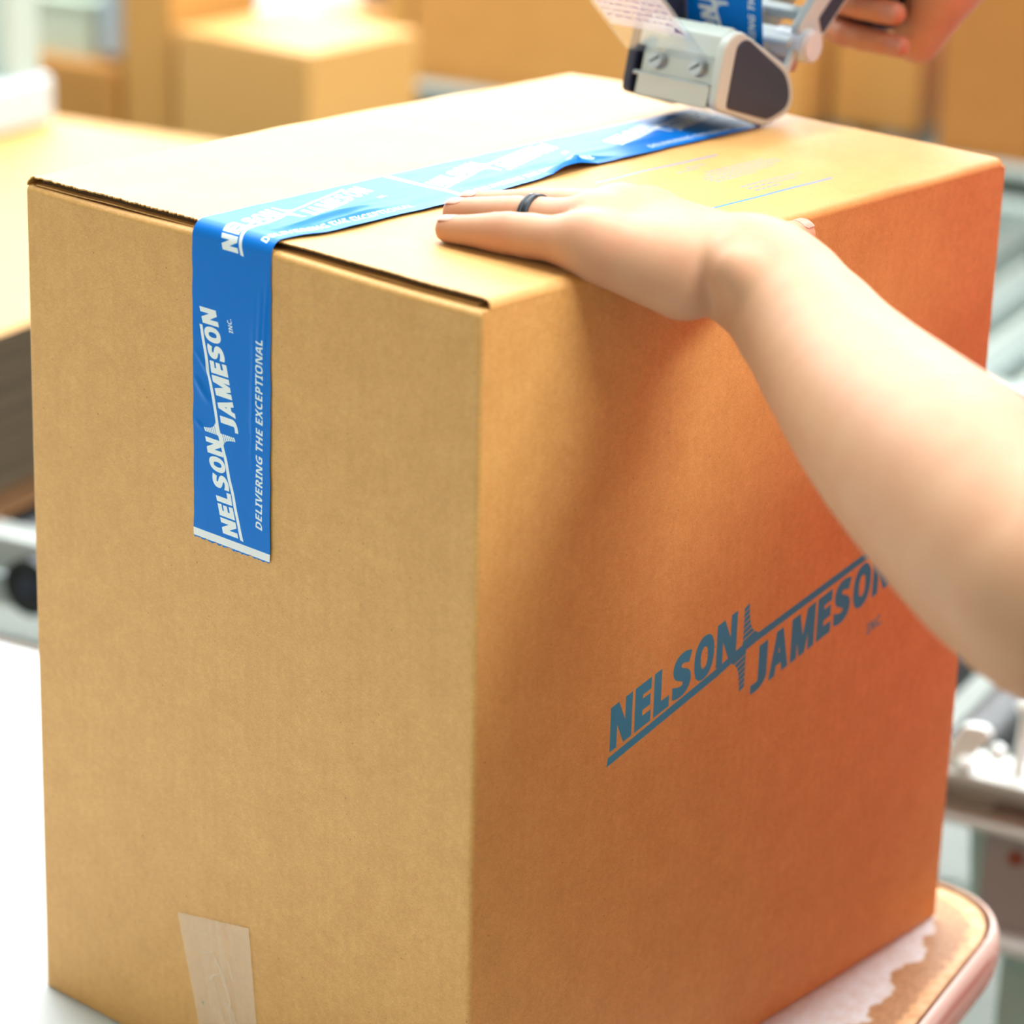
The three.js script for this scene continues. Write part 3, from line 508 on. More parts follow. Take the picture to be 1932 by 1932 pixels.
// ------------------------------------------------------------------ tape dispenser pressing the tape down
// outlines are drawn in (q, y): q = -z (away from the camera), y up; prisms run along +x
{
  const t = thing('tape_dispenser', 'hand-held packing tape dispenser in off-white and charcoal plastic, pressed on the blue tape', 'tape dispenser', [0.0080, 0.0045, 0.0092]);
  const side = (pts, x0, w, bev = 0.001, holes) => { const g = prism(pts, w, bev, holes); const m = new THREE.Matrix4().makeBasis(V(0, 0, -1), V(0, 1, 0), V(1, 0, 0)); return g.applyMatrix4(m).translate(x0, 0, 0); };
  const head = rounded([[0.3365, 0.4672], [0.383, 0.4510], [0.4100, 0.4560], [0.4055, 0.4800], [0.3555, 0.5080], [0.3440, 0.5030]], [0.005, 0.004, 0.017, 0.014, 0.006, 0.006], 8);
  const scale = (p, k, cx = 0.3735, cy = 0.478) => p.map(([x, y]) => [cx + (x - cx) * k, cy + (y - cy) * k]);
  const ins = rounded([[0.3463, 0.4665], [0.3850, 0.4548], [0.4050, 0.4598], [0.4010, 0.4775], [0.3620, 0.5025], [0.3535, 0.5005]], [0.003, 0.004, 0.014, 0.012, 0.005, 0.005], 8);
  const P = 0.0645;                                              // width between the cheeks
  part('side_plate', side(head, 0.163, 0.006, 0.0016), M.plastic, t, 'off-white right cheek plate');
  part('side_inset', side(ins, 0.1686, 0.0012, 0.0005), M.charcoal, t, 'charcoal inset panel of the right cheek');
  const farHead = rounded([[0.3365, 0.4672], [0.381, 0.4535], [0.4075, 0.4590], [0.4045, 0.4800], [0.386, 0.505], [0.40, 0.60], [0.372, 0.61], [0.3510, 0.5180], [0.3420, 0.4920]], [0.004, 0.004, 0.016, 0.012, 0.01, 0.02, 0.02, 0.01, 0.004], 8);
  part('side_plate', side(farHead, 0.1035, 0.0055, 0.0012), M.navy, t, 'navy left cheek plate rising to the reel');
  // hood between the cheeks
  part('hood', side(rounded([[0.3440, 0.4925], [0.3470, 0.5045], [0.3560, 0.5082], [0.3790, 0.4955], [0.3775, 0.4930], [0.3560, 0.5048], [0.3490, 0.5015], [0.3468, 0.4920]], 0.0015, 4), 0.109, 0.0545, 0.0005), M.plastic, t);
  // metal cutter: bent plate with two screws and a serrated blade
  const plate = side(rounded([[0.3395, 0.4725], [0.3455, 0.4955], [0.3470, 0.4950], [0.3412, 0.4718]], 0.0004, 2), 0.1135, 0.0495, 0.0002);
  part('blade_holder', plate, phys({ color: 0xb4b6ae, metalness: 0.75, roughness: 0.28 }), t);
  const teeth = []; { const n = 46, x0 = 0.1135, x1 = 0.1628; teeth.push([x0, 0.012]); for (let i = 0; i < n; i++) { const a = lerp(x0, x1, i / n), b = lerp(x0, x1, (i + 0.5) / n); teeth.push([a, 0], [b, -0.0016]); } teeth.push([x1, 0], [x1, 0.012]); }
  const bl = prism(teeth, 0.0006); bl.rotateX(-0.26); bl.translate(0, 0.4676, -0.3372); part('blade', bl, phys({ color: 0xc2bdb2, metalness: 0.9, roughness: 0.3 }), t);
  for (const x of [0.1240, 0.1520]) { const s = part('screw', new THREE.CylinderGeometry(0.0046, 0.0050, 0.0035, 24).rotateX(Math.PI / 2 - 0.26).translate(x, 0.4868, -0.3408), M.steel, t); part('slot', bx(0.0070, 0.0009, 0.0008).rotateX(-0.26).rotateZ(0.6).translate(x, 0.4873, -0.3390), M.dark, s); }
  part('cross_ridge', side(rounded([[0.3392, 0.4795], [0.3385, 0.4775], [0.342, 0.4768], [0.3425, 0.479]], 0.0005, 2), 0.110, 0.052, 0.0002), M.steel, t);
  // rubber roller and wiper between the cheeks
  part('press_roller', rod(V(0.110, 0.4695, -0.391), V(0.162, 0.4695, -0.391), 0.0135, 28), M.rubber, t);
  part('wiper', side(rounded([[0.345, 0.4700], [0.350, 0.470], [0.384, 0.4575], [0.378, 0.4563]], 0.001, 3), 0.110, 0.052, 0.0004), M.rubber, t);
  // clear guard hinged over the blade
  const gm = phys({ color: 0xf4f8fa, transmission: 1, roughness: 0.12, thickness: 0, ior: 1.49 });
  const ge = (x0, x1, l0, l1, th) => { const d = V(0, 0.673, 0.74), n = V(0, 0.74, -0.673), o = V(0, 0.4900, -0.3392); return (u, v) => o.clone().addScaledVector(d, lerp(l0, l1, v)).addScaledVector(n, th).setX(lerp(x0, x1, u)); };
  const guard = part('guard', sheet(ge(0.1035, 0.1625, 0, 0.062, 0), 1, 1, 0.0014), gm, t, 'clear plastic blade guard');
  const [lc, lg] = canvasOf(512, 256); lg.clearRect(0, 0, 512, 256); lg.fillStyle = 'rgba(236,236,244,.38)'; lg.fillRect(0, 0, 512, 256); lg.strokeStyle = 'rgba(120,108,176,.85)'; lg.lineWidth = 12;
  for (const y of [52, 96, 140, 184]) for (let x = 24; x < 470;) { const l = 14 + rnd() * 44; lg.beginPath(); lg.moveTo(x, y); lg.lineTo(Math.min(484, x + l), y); lg.stroke(); x += l + 16; }
  lg.fillStyle = 'rgb(46,62,150)'; lg.beginPath(); lg.moveTo(440, 236); lg.lineTo(500, 236); lg.lineTo(470, 190); lg.fill();
  const lt = texOf(lc); const lm = phys({ map: lt, transparent: true, roughness: 0.4 });
  part('guard_label', sheet(ge(0.107, 0.160, 0.024, 0.058, 0.0002), 1, 1, 0.0001), lm, guard, 'faded printed caution strip');
  // frame arm: two white bars around a charcoal inset, rising to the reel hub and the grip
  const rot = (p, c, a) => p.map(([x, y]) => [c[0] + x * Math.cos(a) - y * Math.sin(a), c[1] + x * Math.sin(a) + y * Math.cos(a)]);
  const A = 0.72, c0 = [0.4195, 0.4915];
  part('frame_arm', side(rounded(rot([[-0.004, -0.009], [0.105, -0.009], [0.115, 0.006], [0.105, 0.019], [0.0, 0.0125]], c0, A), 0.005, 5), 0.1605, 0.0065, 0.0014), M.plastic, t);
  part('arm_inset', side(rounded(rot([[0.014, -0.0065], [0.098, -0.0065], [0.098, 0.0035], [0.017, 0.0035]], c0, A), 0.002, 4), 0.1666, 0.0011, 0.0004), M.charcoal, t);
  part('frame_arm', side(rounded(rot([[-0.004, -0.008], [0.105, -0.008], [0.105, 0.014], [0.0, 0.0105]], c0, A), 0.004, 4), 0.130, 0.006, 0.001), M.plastic, t);
  part('frame_rib', [side(rounded(rot([[0.012, 0.004], [0.017, 0.004], [0.017, 0.012], [0.012, 0.012]], c0, A), 0.001, 3), 0.134, 0.028, 0.0005), side(rounded(rot([[-0.008, -0.004], [0.004, -0.004], [0.004, 0.009], [-0.008, 0.009]], c0, A), 0.003, 3), 0.109, 0.054, 0.001)], M.plastic, t);
  part('pivot_boss', [rod(V(0.150, c0[1], -c0[0]), V(0.1715, c0[1], -c0[0]), 0.0092, 32), rod(V(0.1710, c0[1], -c0[0]), V(0.1728, c0[1], -c0[0]), 0.0078, 32)], M.white, t, 'round white pivot boss');
  part('link', rod(V(0.165, 0.4775, -0.4035), V(0.165, 0.492, -0.4135), 0.0022), M.plastic, t);
  part('pivot_pin', rod(V(0.140, 0.480, -0.418), V(0.160, 0.480, -0.418), 0.0045), std(0xb99a90, 0.5), t);
  part('grip', side(rounded([[0.500, 0.486], [0.533, 0.486], [0.530, 0.60], [0.495, 0.60]], 0.01, 6), 0.130, 0.028, 0.006), M.charcoal, t);
  part('reel_hub', rod(V(0.108, 0.612, -0.428), V(0.172, 0.612, -0.428), 0.037, 48), M.plastic, t);
  part('reel_arm', side(rounded([[0.40, 0.59], [0.46, 0.545], [0.52, 0.555], [0.53, 0.60], [0.44, 0.635]], 0.012, 6), 0.1795, 0.005, 0.001), M.plastic, t);
  // reel of tape with the free web running down into the head
  const rl = thing('tape_roll', 'roll of printed blue tape on the dispenser, its web hanging into the head', 'tape roll', [0.0080, 0.0045, 0.0092]);
  const yr = 0.612, zr = -0.428, r0 = 0.052, X0 = 0.1097, X1 = 0.1623;
  const rp = [[0.0385, X0], [r0, X0], [r0, X1], [0.0385, X1], [0.0385, X0]].map((p) => new THREE.Vector2(...p));
  part('wound_tape', new THREE.LatheGeometry(rp, 72).rotateZ(-Math.PI / 2).translate(0, yr, zr), std(0x0a74ba, 0.3), rl);
  part('core', new THREE.LatheGeometry([[0.0372, X0], [0.0388, X0], [0.0388, X1], [0.0372, X1], [0.0372, X0]].map((p) => new THREE.Vector2(...p)), 60).rotateZ(-Math.PI / 2).translate(0, yr, zr), std(0xb08a58, 0.85), rl);
  part('tape_web', sheet((u, v) => { const y = lerp(0.4755, 0.602, v), z = lerp(-0.3895, -0.3763, v) + 0.0025 * Math.sin(v * 3.1); return V(lerp(X0 + 0.0003, X1 - 0.0003, u), y, z); }, 6, 24, 0.0002, (u, v) => [(0.158 + v * 0.1265) / TAPE_P, 1 - u]), tapeMat, rl);
}

// ------------------------------------------------------------------ the worker
// signed distances: a bone is a tapered capsule, optionally flattened along a direction; surfaces come from naive surface nets
function bone(a, b, ra, rb = ra, flat, k = 1) {
  const A = V(...a), B = V(...b), d = B.clone().sub(A), l2 = Math.max(1e-12, d.lengthSq()), f = flat ? V(...flat).normalize() : null, inv = 1 / Math.sqrt(k);
  return (x, y, z) => {
    let px = x - A.x, py = y - A.y, pz = z - A.z, t = (px * d.x + py * d.y + pz * d.z) / l2; t = t < 0 ? 0 : t > 1 ? 1 : t;
    px -= d.x * t; py -= d.y * t; pz -= d.z * t;
    const r = ra + (rb - ra) * t;
    if (!f) return Math.sqrt(px * px + py * py + pz * pz) - r;
    const c = px * f.x + py * f.y + pz * f.z, e = (k * k - 1) * c * c;
    return (Math.sqrt(px * px + py * py + pz * pz + e) - r) * inv;
  };
}
// a limb as one tapered, curved tube: joints [x, y, z, r] are joined by a smooth curve
function limb(joints, n, flat, ks, ks2 = 0.0012) {
  const c = new THREE.CatmullRomCurve3(joints.map((j) => V(j[0], j[1], j[2])), false, 'centripetal'), m = joints.length - 1, fs = [], cr = (i, t) => { const r = (k) => joints[Math.min(m, Math.max(0, k))][3], a = r(i - 1), b = r(i), d = r(i + 1), e = r(i + 2); return 0.5 * (2 * b + (d - a) * t + (2 * a - 5 * b + 4 * d - e) * t * t + (3 * b - a - 3 * d + e) * t * t * t); };
  const at = (q) => { const i = Math.min(m - 1, Math.floor(q * m)), p = c.getPoint(q); return [p.x, p.y, p.z, cr(i, q * m - i)]; };
  for (let i = 0; i < n; i++) { const a = at(i / n), b = at((i + 1) / n); fs.push(bone(a, b, a[3], b[3], flat, flat ? lerp(ks[0], ks[1], i / n) : 1)); }
  return (x, y, z) => { let d = 1e9; for (const f of fs) { const q = f(x, y, z), h = Math.max(ks2 - Math.abs(d - q), 0) / ks2; d = Math.min(d, q) - h * h * ks2 * 0.25; } return d; };
}
const smin = (a, b, k) => { const h = Math.max(k - Math.abs(a - b), 0) / k; return Math.min(a, b) - h * h * k * 0.25; };
const blend = (fs, k) => (x, y, z) => { let d = fs[0](x, y, z); for (let i = 1; i < fs.length; i++) d = smin(d, fs[i](x, y, z), k); return d; };
function surface(f, min, max, h, boneK = 1.5) {
  const n = [0, 1, 2].map((i) => Math.ceil((max[i] - min[i]) / h) + 1), [nx, ny, nz] = n, F = new Float32Array(nx * ny * nz), B = 8;
  for (let k0 = 0; k0 < nz; k0 += B) for (let j0 = 0; j0 < ny; j0 += B) for (let i0 = 0; i0 < nx; i0 += B) {
    const c = f(min[0] + (i0 + B / 2) * h, min[1] + (j0 + B / 2) * h, min[2] + (k0 + B / 2) * h), far = Math.abs(c) > B * h * 0.9 * boneK + 0.012;
    for (let k = k0; k < Math.min(nz, k0 + B); k++) for (let j = j0; j < Math.min(ny, j0 + B); j++) for (let i = i0; i < Math.min(nx, i0 + B); i++) F[(k * ny + j) * nx + i] = far ? c : f(min[0] + i * h, min[1] + j * h, min[2] + k * h);
  }
  const id = new Int32Array(nx * ny * nz).fill(-1), pos = [], idx = [], C = [0, 1, nx, nx + 1, nx * ny, nx * ny + 1, nx * ny + nx, nx * ny + nx + 1];
  const EDGE = [[0, 1], [2, 3], [4, 5], [6, 7], [0, 2], [1, 3], [4, 6], [5, 7], [0, 4], [1, 5], [2, 6], [3, 7]];
  for (let k = 0; k < nz - 1; k++) for (let j = 0; j < ny - 1; j++) for (let i = 0; i < nx - 1; i++) {
    const o = (k * ny + j) * nx + i; let m = 0; for (let c = 0; c < 8; c++) if (F[o + C[c]] < 0) m |= 1 << c;
    if (m === 0 || m === 255) continue;
    let sx = 0, sy = 0, sz = 0, q = 0;
    for (const [a, b] of EDGE) if (((m >> a) & 1) !== ((m >> b) & 1)) { const fa = F[o + C[a]], fb = F[o + C[b]], t = fa / (fa - fb); sx += lerp(a & 1, b & 1, t); sy += lerp((a >> 1) & 1, (b >> 1) & 1, t); sz += lerp(a >> 2, b >> 2, t); q++; }
    id[o] = pos.length / 3; pos.push(min[0] + (i + sx / q) * h, min[1] + (j + sy / q) * h, min[2] + (k + sz / q) * h);
  }
  const quad = (a, b, c, d, flip) => { if (a < 0 || b < 0 || c < 0 || d < 0) return; if (flip) idx.push(a, c, b, a, d, c); else idx.push(a, b, c, a, c, d); };
  for (let k = 1; k < nz - 1; k++) for (let j = 1; j < ny - 1; j++) for (let i = 1; i < nx - 1; i++) {
    const o = (k * ny + j) * nx + i, s = F[o] < 0;
    if (s !== (F[o + 1] < 0)) quad(id[o - nx - nx * ny], id[o - nx * ny], id[o], id[o - nx], !s);
    if (s !== (F[o + nx] < 0)) quad(id[o - 1 - nx * ny], id[o - nx * ny], id[o], id[o - 1], s);
    if (s !== (F[o + nx * ny] < 0)) quad(id[o - 1 - nx], id[o - nx], id[o], id[o - 1], !s);
  }
  const g = new THREE.BufferGeometry(); g.setAttribute('position', new THREE.Float32BufferAttribute(pos, 3)); g.setIndex(idx);
  const nor = new Float32Array(pos.length), e = h * 0.7;
  for (let i = 0; i < pos.length; i += 3) { const [x, y, z] = [pos[i], pos[i + 1], pos[i + 2]], a = f(x + e, y, z) - f(x - e, y, z), b = f(x, y + e, z) - f(x, y - e, z), c = f(x, y, z + e) - f(x, y, z - e), l = Math.hypot(a, b, c) || 1; nor[i] = a / l; nor[i + 1] = b / l; nor[i + 2] = c / l; }
  g.setAttribute('normal', new THREE.BufferAttribute(nor, 3));
  return g;
}
// ---- left hand, flat on the carton, little finger towards the camera
const LH = {
  little: [[0.2280, 0.4612, -0.0620, 0.0064], [0.2420, 0.4628, -0.0640, 0.0074], [0.2600, 0.4646, -0.0670, 0.0099], [0.3010, 0.4672, -0.0720, 0.0108]],
  ring: [[0.2100, 0.4615, -0.0870, 0.0067], [0.2235, 0.4632, -0.0890, 0.0077], [0.2440, 0.4656, -0.0900, 0.0095], [0.2890, 0.4700, -0.0930, 0.0112]],
  middle: [[0.2060, 0.4616, -0.1020, 0.0069], [0.2220, 0.4634, -0.1050, 0.0079], [0.2430, 0.4660, -0.1080, 0.0097], [0.2895, 0.4710, -0.1120, 0.0116]],
  index: [[0.2220, 0.4614, -0.1190, 0.0067], [0.2360, 0.4630, -0.1215, 0.0078], [0.2550, 0.4650, -0.1245, 0.0088], [0.2930, 0.4695, -0.1300, 0.0112]],
  thumb: [[0.3215, 0.4515, -0.2090, 0.0076], [0.3230, 0.4515, -0.1900, 0.0090], [0.3270, 0.4520, -0.1700, 0.0108], [0.3420, 0.4520, -0.1420, 0.0145]],
};
const chain = (j) => limb(j, 9);
const leftFingers = Object.values(LH).map((j) => chain(j));
const carp = [[0.3400, 0.4590, -0.0980], [0.3440, 0.4610, -0.1080], [0.3470, 0.4620, -0.1180], [0.3450, 0.4605, -0.1310]];
const leftPalm = blend([
  ...['little', 'ring', 'middle', 'index'].map((n, i) => bone(LH[n][3], carp[i], [0.0108, 0.0112, 0.0116, 0.0112][i], [0.0155, 0.0160, 0.0160, 0.0155][i])),
  bone([0.3100, 0.4630, -0.0790], [0.3400, 0.4540, -0.0950], 0.0135, 0.0175), bone([0.3250, 0.4560, -0.1520], [0.3460, 0.4520, -0.1340], 0.0140, 0.0175),
  ...['little', 'ring', 'middle'].map((n) => bone([LH[n][3][0] - 0.001, LH[n][3][1] + 0.0016, LH[n][3][2]], [LH[n][3][0] + 0.004, LH[n][3][1] + 0.0018, LH[n][3][2]], 0.0102)),
], 0.012);
const leftHand = (x, y, z) => { const p = leftPalm(x, y, z); let d = p; for (const f of leftFingers) { const q = smin(p, f(x, y, z), 0.007); if (q < d) d = q; } return d; };
const LW = [0.3580, 0.4560, -0.1220], LE = [0.5900, 0.4030, -0.0040];
const upN = [-0.2, 1, -0.35];
const armTube = limb([[0.3500, 0.4580, -0.1215, 0.0268], [0.3620, 0.4540, -0.1260, 0.0274], [0.4330, 0.4310, -0.0940, 0.0348], [0.4840, 0.4220, -0.0640, 0.0408], [0.5360, 0.4150, -0.0350, 0.0442], [...LE, 0.0410]], 16, upN, [1.25, 1.02], 0.010);
const ulna = bone([0.3610, 0.4640, -0.0985], [0.3680, 0.4640, -0.0945], 0.0095, 0.0090);
const leftArm = (x, y, z) => smin(armTube(x, y, z), ulna(x, y, z), 0.012);
const leftLimb = (x, y, z) => smin(leftHand(x, y, z), leftArm(x, y, z), 0.0035);
// ---- right hand, closed round the dispenser's grip behind the carton
const RW = [0.2020, 0.5420, -0.5160], RE = [0.4100, 0.7500, -0.6200];
const gripX = 0.144, RF = [];
for (let i = 0; i < 4; i++) { const y = 0.548 - i * 0.0185, len = [0.97, 1.0, 0.97, 0.86][i], r = [0.0088, 0.0090, 0.0088, 0.0080][i];
  RF.push([[0.176 + 0.004 * i, y - 0.004, -0.478 - 0.002 * i, r * 0.82], [0.152, y - 0.002, -0.4790 - 0.001 * i, r * 0.92], [0.1215 + 0.003 * (1 - len), y, -0.5020, r], [0.1680, y + 0.004, -0.5440, r * 1.22]]); }
const rightThumb = [[0.150, 0.580, -0.476, 0.0085], [0.171, 0.582, -0.482, 0.0100], [0.190, 0.574, -0.500, 0.0125], [0.204, 0.556, -0.512, 0.0160]];
const rightPalm = blend([...RF.map((j, i) => bone(j[3], [RW[0] - 0.006, RW[1] + 0.012 - i * 0.010, RW[2] - 0.006], j[3][3], 0.0175)), bone([0.178, 0.488, -0.518], [0.200, 0.520, -0.508], 0.0150, 0.0190), bone([0.190, 0.560, -0.516], [0.208, 0.544, -0.512], 0.017, 0.021)], 0.012);
const rightFingers = [...RF, rightThumb].map((j) => chain(j));
const rightHand = (x, y, z) => { const p = rightPalm(x, y, z); let d = p; for (const f of rightFingers) { const q = smin(p, f(x, y, z), 0.006); if (q < d) d = q; } return d; };
const rightArm = limb([[...RW, 0.026], [0.25, 0.59, -0.540, 0.031], [0.33, 0.67, -0.582, 0.043], [...RE, 0.043]], 12);
const rightLimb = (x, y, z) => smin(rightHand(x, y, z), rightArm(x, y, z), 0.012);
// ---- body, leaning over the carton from its right side
const BX = 0.645, BZ = -0.42;                                  // middle of the shoulders
const SL = [BX, 0.555, BZ + 0.19], SR = [BX, 0.565, BZ - 0.19], HEAD = [BX - 0.09, 0.765, BZ];
const flatX = [1, 0.15, 0];
const torso = blend([
  bone([BX + 0.005, 0.53, BZ + 0.07], [BX + 0.005, 0.53, BZ - 0.07], 0.115, 0.115, flatX, 1.15), bone([BX + 0.005, 0.46, BZ + 0.06], [BX + 0.035, 0.14, BZ + 0.04], 0.145, 0.14, flatX, 1.25), bone([BX + 0.005, 0.46, BZ - 0.06], [BX + 0.035, 0.14, BZ - 0.04], 0.145, 0.14, flatX, 1.25),
  bone([BX + 0.045, 0.05, BZ + 0.06], [BX + 0.045, 0.05, BZ - 0.06], 0.135, 0.135, flatX, 1.15), bone([BX, 0.57, BZ + 0.14], [BX, 0.575, BZ - 0.14], 0.068, 0.068),
], 0.06);
const LG = [[BX + 0.045, 0.04, BZ + 0.095], [BX + 0.03, -0.38, BZ + 0.10], [BX + 0.06, -0.77, BZ + 0.105]], LG2 = [[BX + 0.045, 0.04, BZ - 0.095], [BX + 0.04, -0.38, BZ - 0.11], [BX + 0.08, -0.77, BZ - 0.115]];
const legs = blend([bone(LG[0], LG[1], 0.092, 0.058), bone(LG[1], LG[2], 0.060, 0.040), bone(LG2[0], LG2[1], 0.092, 0.058), bone(LG2[1], LG2[2], 0.060, 0.040)], 0.03);
const upperArms = blend([bone(SL, LE, 0.055, 0.043), bone(SR, RE, 0.055, 0.044)], 0.02);
const head = (() => { // 3-D head looking down at the work; local axes: front f, up u, side s
  const f = V(-0.86, -0.51, 0), u = V(-0.51, 0.86, 0), O = V(...HEAD), q = (a, b, c) => [O.x + f.x * a + u.x * b, O.y + f.y * a + u.y * b, O.z + c];
  const core = blend([bone(q(-0.015, 0.035, 0), q(0.01, 0.035, 0), 0.088, 0.084), bone(q(0.035, -0.03, 0), q(0.045, -0.075, 0), 0.062, 0.042), bone(q(0.02, -0.05, 0.02), q(0.02, -0.05, -0.02), 0.055)], 0.05);
  const nose = bone(q(0.092, 0.01, 0), q(0.110, -0.022, 0), 0.009, 0.0125), brow = bone(q(0.082, 0.025, 0.03), q(0.082, 0.025, -0.03), 0.012), lips = bone(q(0.086, -0.058, 0.016), q(0.086, -0.058, -0.016), 0.0075), chin = bone(q(0.078, -0.092, 0.006), q(0.078, -0.092, -0.006), 0.017);
  const ears = [1, -1].map((s) => bone(q(-0.012, 0.022, s * 0.084), q(-0.004, -0.022, s * 0.079), 0.019, 0.012, [0, 0, 1], 2.2));
  const sock = [1, -1].map((s) => bone(q(0.100, 0.004, s * 0.032), q(0.100, 0.004, s * 0.033), 0.017));
  const base = blend([core, nose, brow, lips, chin, ...ears], 0.012);
  return { q, f: (x, y, z) => { let d = base(x, y, z); for (const e of sock) { const c = -e(x, y, z), h = Math.max(0.01 - Math.abs(d - c), 0) / 0.01; d = Math.max(d, c) + h * h * 0.0025; } return d; } };
})();
const neck = bone([BX, 0.575, BZ], [BX - 0.055, 0.70, BZ], 0.062, 0.055);
const bodyF = (x, y, z) => { let d = torso(x, y, z); d = smin(d, legs(x, y, z), 0.03); d = smin(d, upperArms(x, y, z), 0.03); d = smin(d, neck(x, y, z), 0.03); return d; };
const person = thing('person', 'worker in bright orange shirt, ringed left hand on the carton, right hand gripping the dispenser', 'person');
{
  const skinBase = new THREE.Color().setStyle('rgb(196,150,116)'), red = new THREE.Color().setStyle('rgb(190,118,90)');
  const spots = [];                                                // pinker skin over the finger joints and tips
  for (const [n, j] of Object.entries(LH)) for (const [i, w, a] of [[0, 0.008, 0.45], [1, 0.007, 0.5], [2, 0.010, 0.6], [3, 0.016, 0.28]]) spots.push([j[i][0], j[i][1], j[i][2], w, a]);
  for (const j of RF) for (const [i, w, a] of [[0, 0.011, 0.8], [1, 0.012, 0.7], [2, 0.012, 0.7], [3, 0.012, 0.4]]) spots.push([j[i][0], j[i][1], j[i][2], w, a]);
  const tint = (g) => { const p = g.attributes.position, c = new Float32Array(p.count * 3), q = new THREE.Color();
    for (let i = 0; i < p.count; i++) { const x = p.getX(i), y = p.getY(i), z = p.getZ(i); let k = 0.10 + 0.12 * noise3(x * 40, y * 40, z * 40) + 0.06 * noise3(x * 160, y * 160, z * 160);
      if (x < 0.36) for (const s of spots) { const d2 = (x - s[0]) ** 2 + (y - s[1]) ** 2 + (z - s[2]) ** 2; if (d2 < 0.0012) k += s[4] * Math.exp(-d2 / (s[3] * s[3])); }
      q.copy(skinBase).lerp(red, clamp(k)); c.set([q.r, q.g, q.b], i * 3); }
    g.setAttribute('color', new THREE.BufferAttribute(c, 3)); return g; };
  const skin = phys({ color: 0xffffff, vertexColors: true, roughness: 0.5, specularIntensity: 0.5 });
  const pieces = [
    surface(leftLimb, [0.190, 0.330, -0.240], [0.648, 0.500, 0.060], 0.0022), surface(rightLimb, [0.100, 0.455, -0.680], [0.490, 0.730, -0.455], 0.0028),
    surface((x, y, z) => smin(head.f(x, y, z), neck(x, y, z), 0.02), [BX - 0.245, 0.575, BZ - 0.12], [BX + 0.085, 0.95, BZ + 0.12], 0.005), surface(bodyF, [0.30, -0.84, -0.80], [1.02, 0.84, 0.10], 0.014),
  ];
  const body = mergeGeometries(pieces.map(tint)); const bm = part('body', body, skin, person);
  // clothing
  const orange = phys({ color: 0xff3005, roughness: 0.85, sheen: 0.2, sheenColor: 0xff5a20 });
  const armL = bone(SL, V(...SL).lerp(V(...LE), 0.55).toArray(), 0.073, 0.066), armR = bone(SR, V(...SR).lerp(V(...RE), 0.55).toArray(), 0.073, 0.066);
  const shirtF = (x, y, z) => { let d = torso(x, y, z) - 0.014 - 0.004 * noise3(x * 9, y * 7, z * 9); d = smin(d, armL(x, y, z), 0.03); d = smin(d, armR(x, y, z), 0.03); d = Math.max(d, -0.02 - y + 0.0); const nk = neck(x, y, z) - 0.012; return Math.max(d, y > 0.62 ? -nk + 0.01 : -1); };
  part('shirt', surface(shirtF, [0.40, -0.06, -0.80], [1.02, 0.80, 0.04], 0.010), orange, person, 'bright orange short-sleeved shirt');
  const trouF = (x, y, z) => Math.max(smin(torso(x, y, z) - 0.008, blend([legs], 0.01)(x, y, z) - 0.014, 0.03), y - 0.02, -0.76 - y);
  part('trousers', surface(trouF, [0.48, -0.80, -0.68], [0.98, 0.06, -0.16], 0.012), std(0x2d3340, 0.9), person);
  for (const [x, z] of [[LG[2][0], LG[2][2]], [LG2[2][0], LG2[2][2]]]) part('shoe', surface(blend([bone([x + 0.03, -0.80, z], [x - 0.05, -0.805, z], 0.043, 0.040), bone([x - 0.05, -0.812, z], [x - 0.17, -0.818, z], 0.040, 0.030), bone([x + 0.01, -0.76, z], [x, -0.78, z], 0.046)], 0.03), [x - 0.24, -0.85, z - 0.07], [x + 0.11, -0.68, z + 0.07], 0.006), M.black, person);
  const q = head.q, hairF = (x, y, z) => { const d = blend([bone(q(-0.022, 0.048, 0), q(0.002, 0.052, 0), 0.092, 0.088)], 0.02)(x, y, z) - 0.003 * noise3(x * 50, y * 50, z * 50), cut = bone(q(0.085, -0.035, 0), q(0.14, -0.05, 0), 0.088, 0.1)(x, y, z); return Math.max(d, -cut); };
  part('hair', surface(hairF, [BX - 0.265, 0.62, BZ - 0.12], [BX + 0.085, 0.95, BZ + 0.12], 0.005), std(0x3a281b, 0.7), person);
  for (const s of [1, -1]) { const e = part('eye', new THREE.SphereGeometry(0.012, 20, 14).translate(...q(0.079, 0.003, s * 0.032)), std(0xf0ece6, 0.3), person); part('iris', new THREE.SphereGeometry(0.0058, 16, 12).translate(...q(0.0865, 0.002, s * 0.032)), std(0x3d2a1c, 0.3), e); }
  // fingernails: thin curved plates set into the fingertips
  const nailMat = phys({ color: 0xbd8a75, roughness: 0.4 });
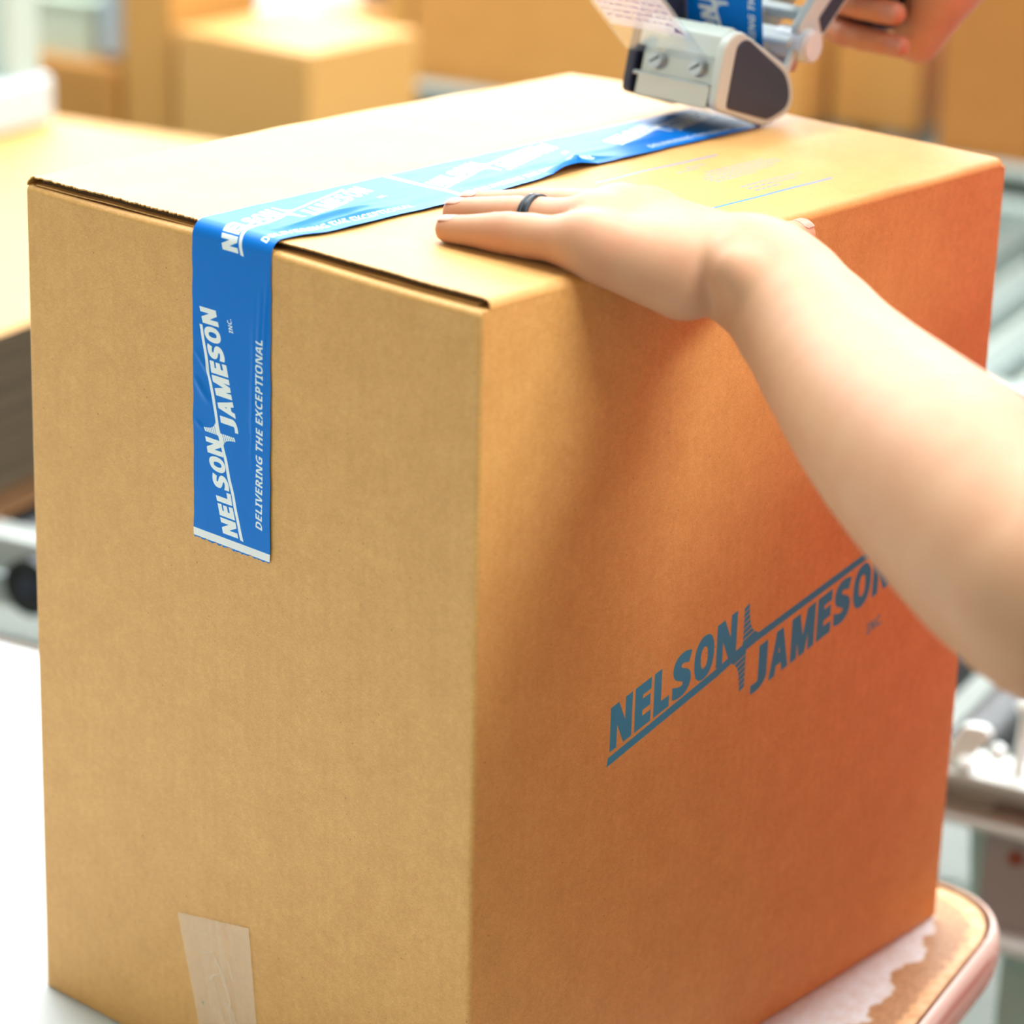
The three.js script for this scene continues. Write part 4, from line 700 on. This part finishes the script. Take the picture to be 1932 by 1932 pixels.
  const nail = (j, up) => { const T = V(j[0][0], j[0][1], j[0][2]), ax = T.clone().sub(V(j[1][0], j[1][1], j[1][2])).normalize(), U = up.clone().addScaledVector(ax, -up.dot(ax)).normalize(), S = ax.clone().cross(U), r = j[0][3];
    const f = (u, v) => { const a = (u - 0.5) * 1.3, l = lerp(-0.0052, r * 0.72, v), rr = r * 1.006 * (v > 0.75 ? lerp(1, 0.82, (v - 0.75) / 0.25) : 1) + 0.0004 * (1 - v), w = v < 0.2 ? lerp(0.72, 1, v / 0.2) : v > 0.85 ? lerp(1, 0.7, (v - 0.85) / 0.15) : 1;
      return T.clone().addScaledVector(ax, l).addScaledVector(U, Math.cos(a * w) * rr + 0.0001).addScaledVector(S, Math.sin(a * w) * rr); };
    part('fingernail', sheet(f, 10, 10, 0.0004), nailMat, person); };
  for (const n of ['little', 'ring', 'middle', 'index']) nail(LH[n], V(0, 1, 0.1)); nail(LH.thumb, V(0.25, 0.95, 0));
  for (const j of RF) nail(j, V(0.1, 0, 1)); nail(rightThumb, V(0.2, 0.6, 1));
  // dark metal band on the ring finger
  const a = V(...LH.ring[2].slice(0, 3)), b = V(...LH.ring[3].slice(0, 3)), ax = b.clone().sub(a).normalize(), c = a.clone().lerp(b, 0.26), R = 0.0102;
  const rp = [[R - 0.0008, -0.003], [R + 0.0008, -0.003], [R + 0.0014, -0.0022], [R + 0.0014, -0.0009], [R + 0.0010, -0.0006], [R + 0.0010, 0.0006], [R + 0.0014, 0.0009], [R + 0.0014, 0.0022], [R + 0.0008, 0.003], [R - 0.0008, 0.003], [R - 0.0008, -0.003]].map((p) => new THREE.Vector2(...p));
  const rg = new THREE.LatheGeometry(rp, 64); rg.applyQuaternion(new THREE.Quaternion().setFromUnitVectors(V(0, 1, 0), ax)).translate(c.x, c.y, c.z);
  part('ring', toCreasedNormals(rg, 0.5), phys({ color: 0x2b2e31, metalness: 0.8, roughness: 0.36 }), person, 'dark grey metal ring with a centre groove');
}

renderer.render(scene, camera);
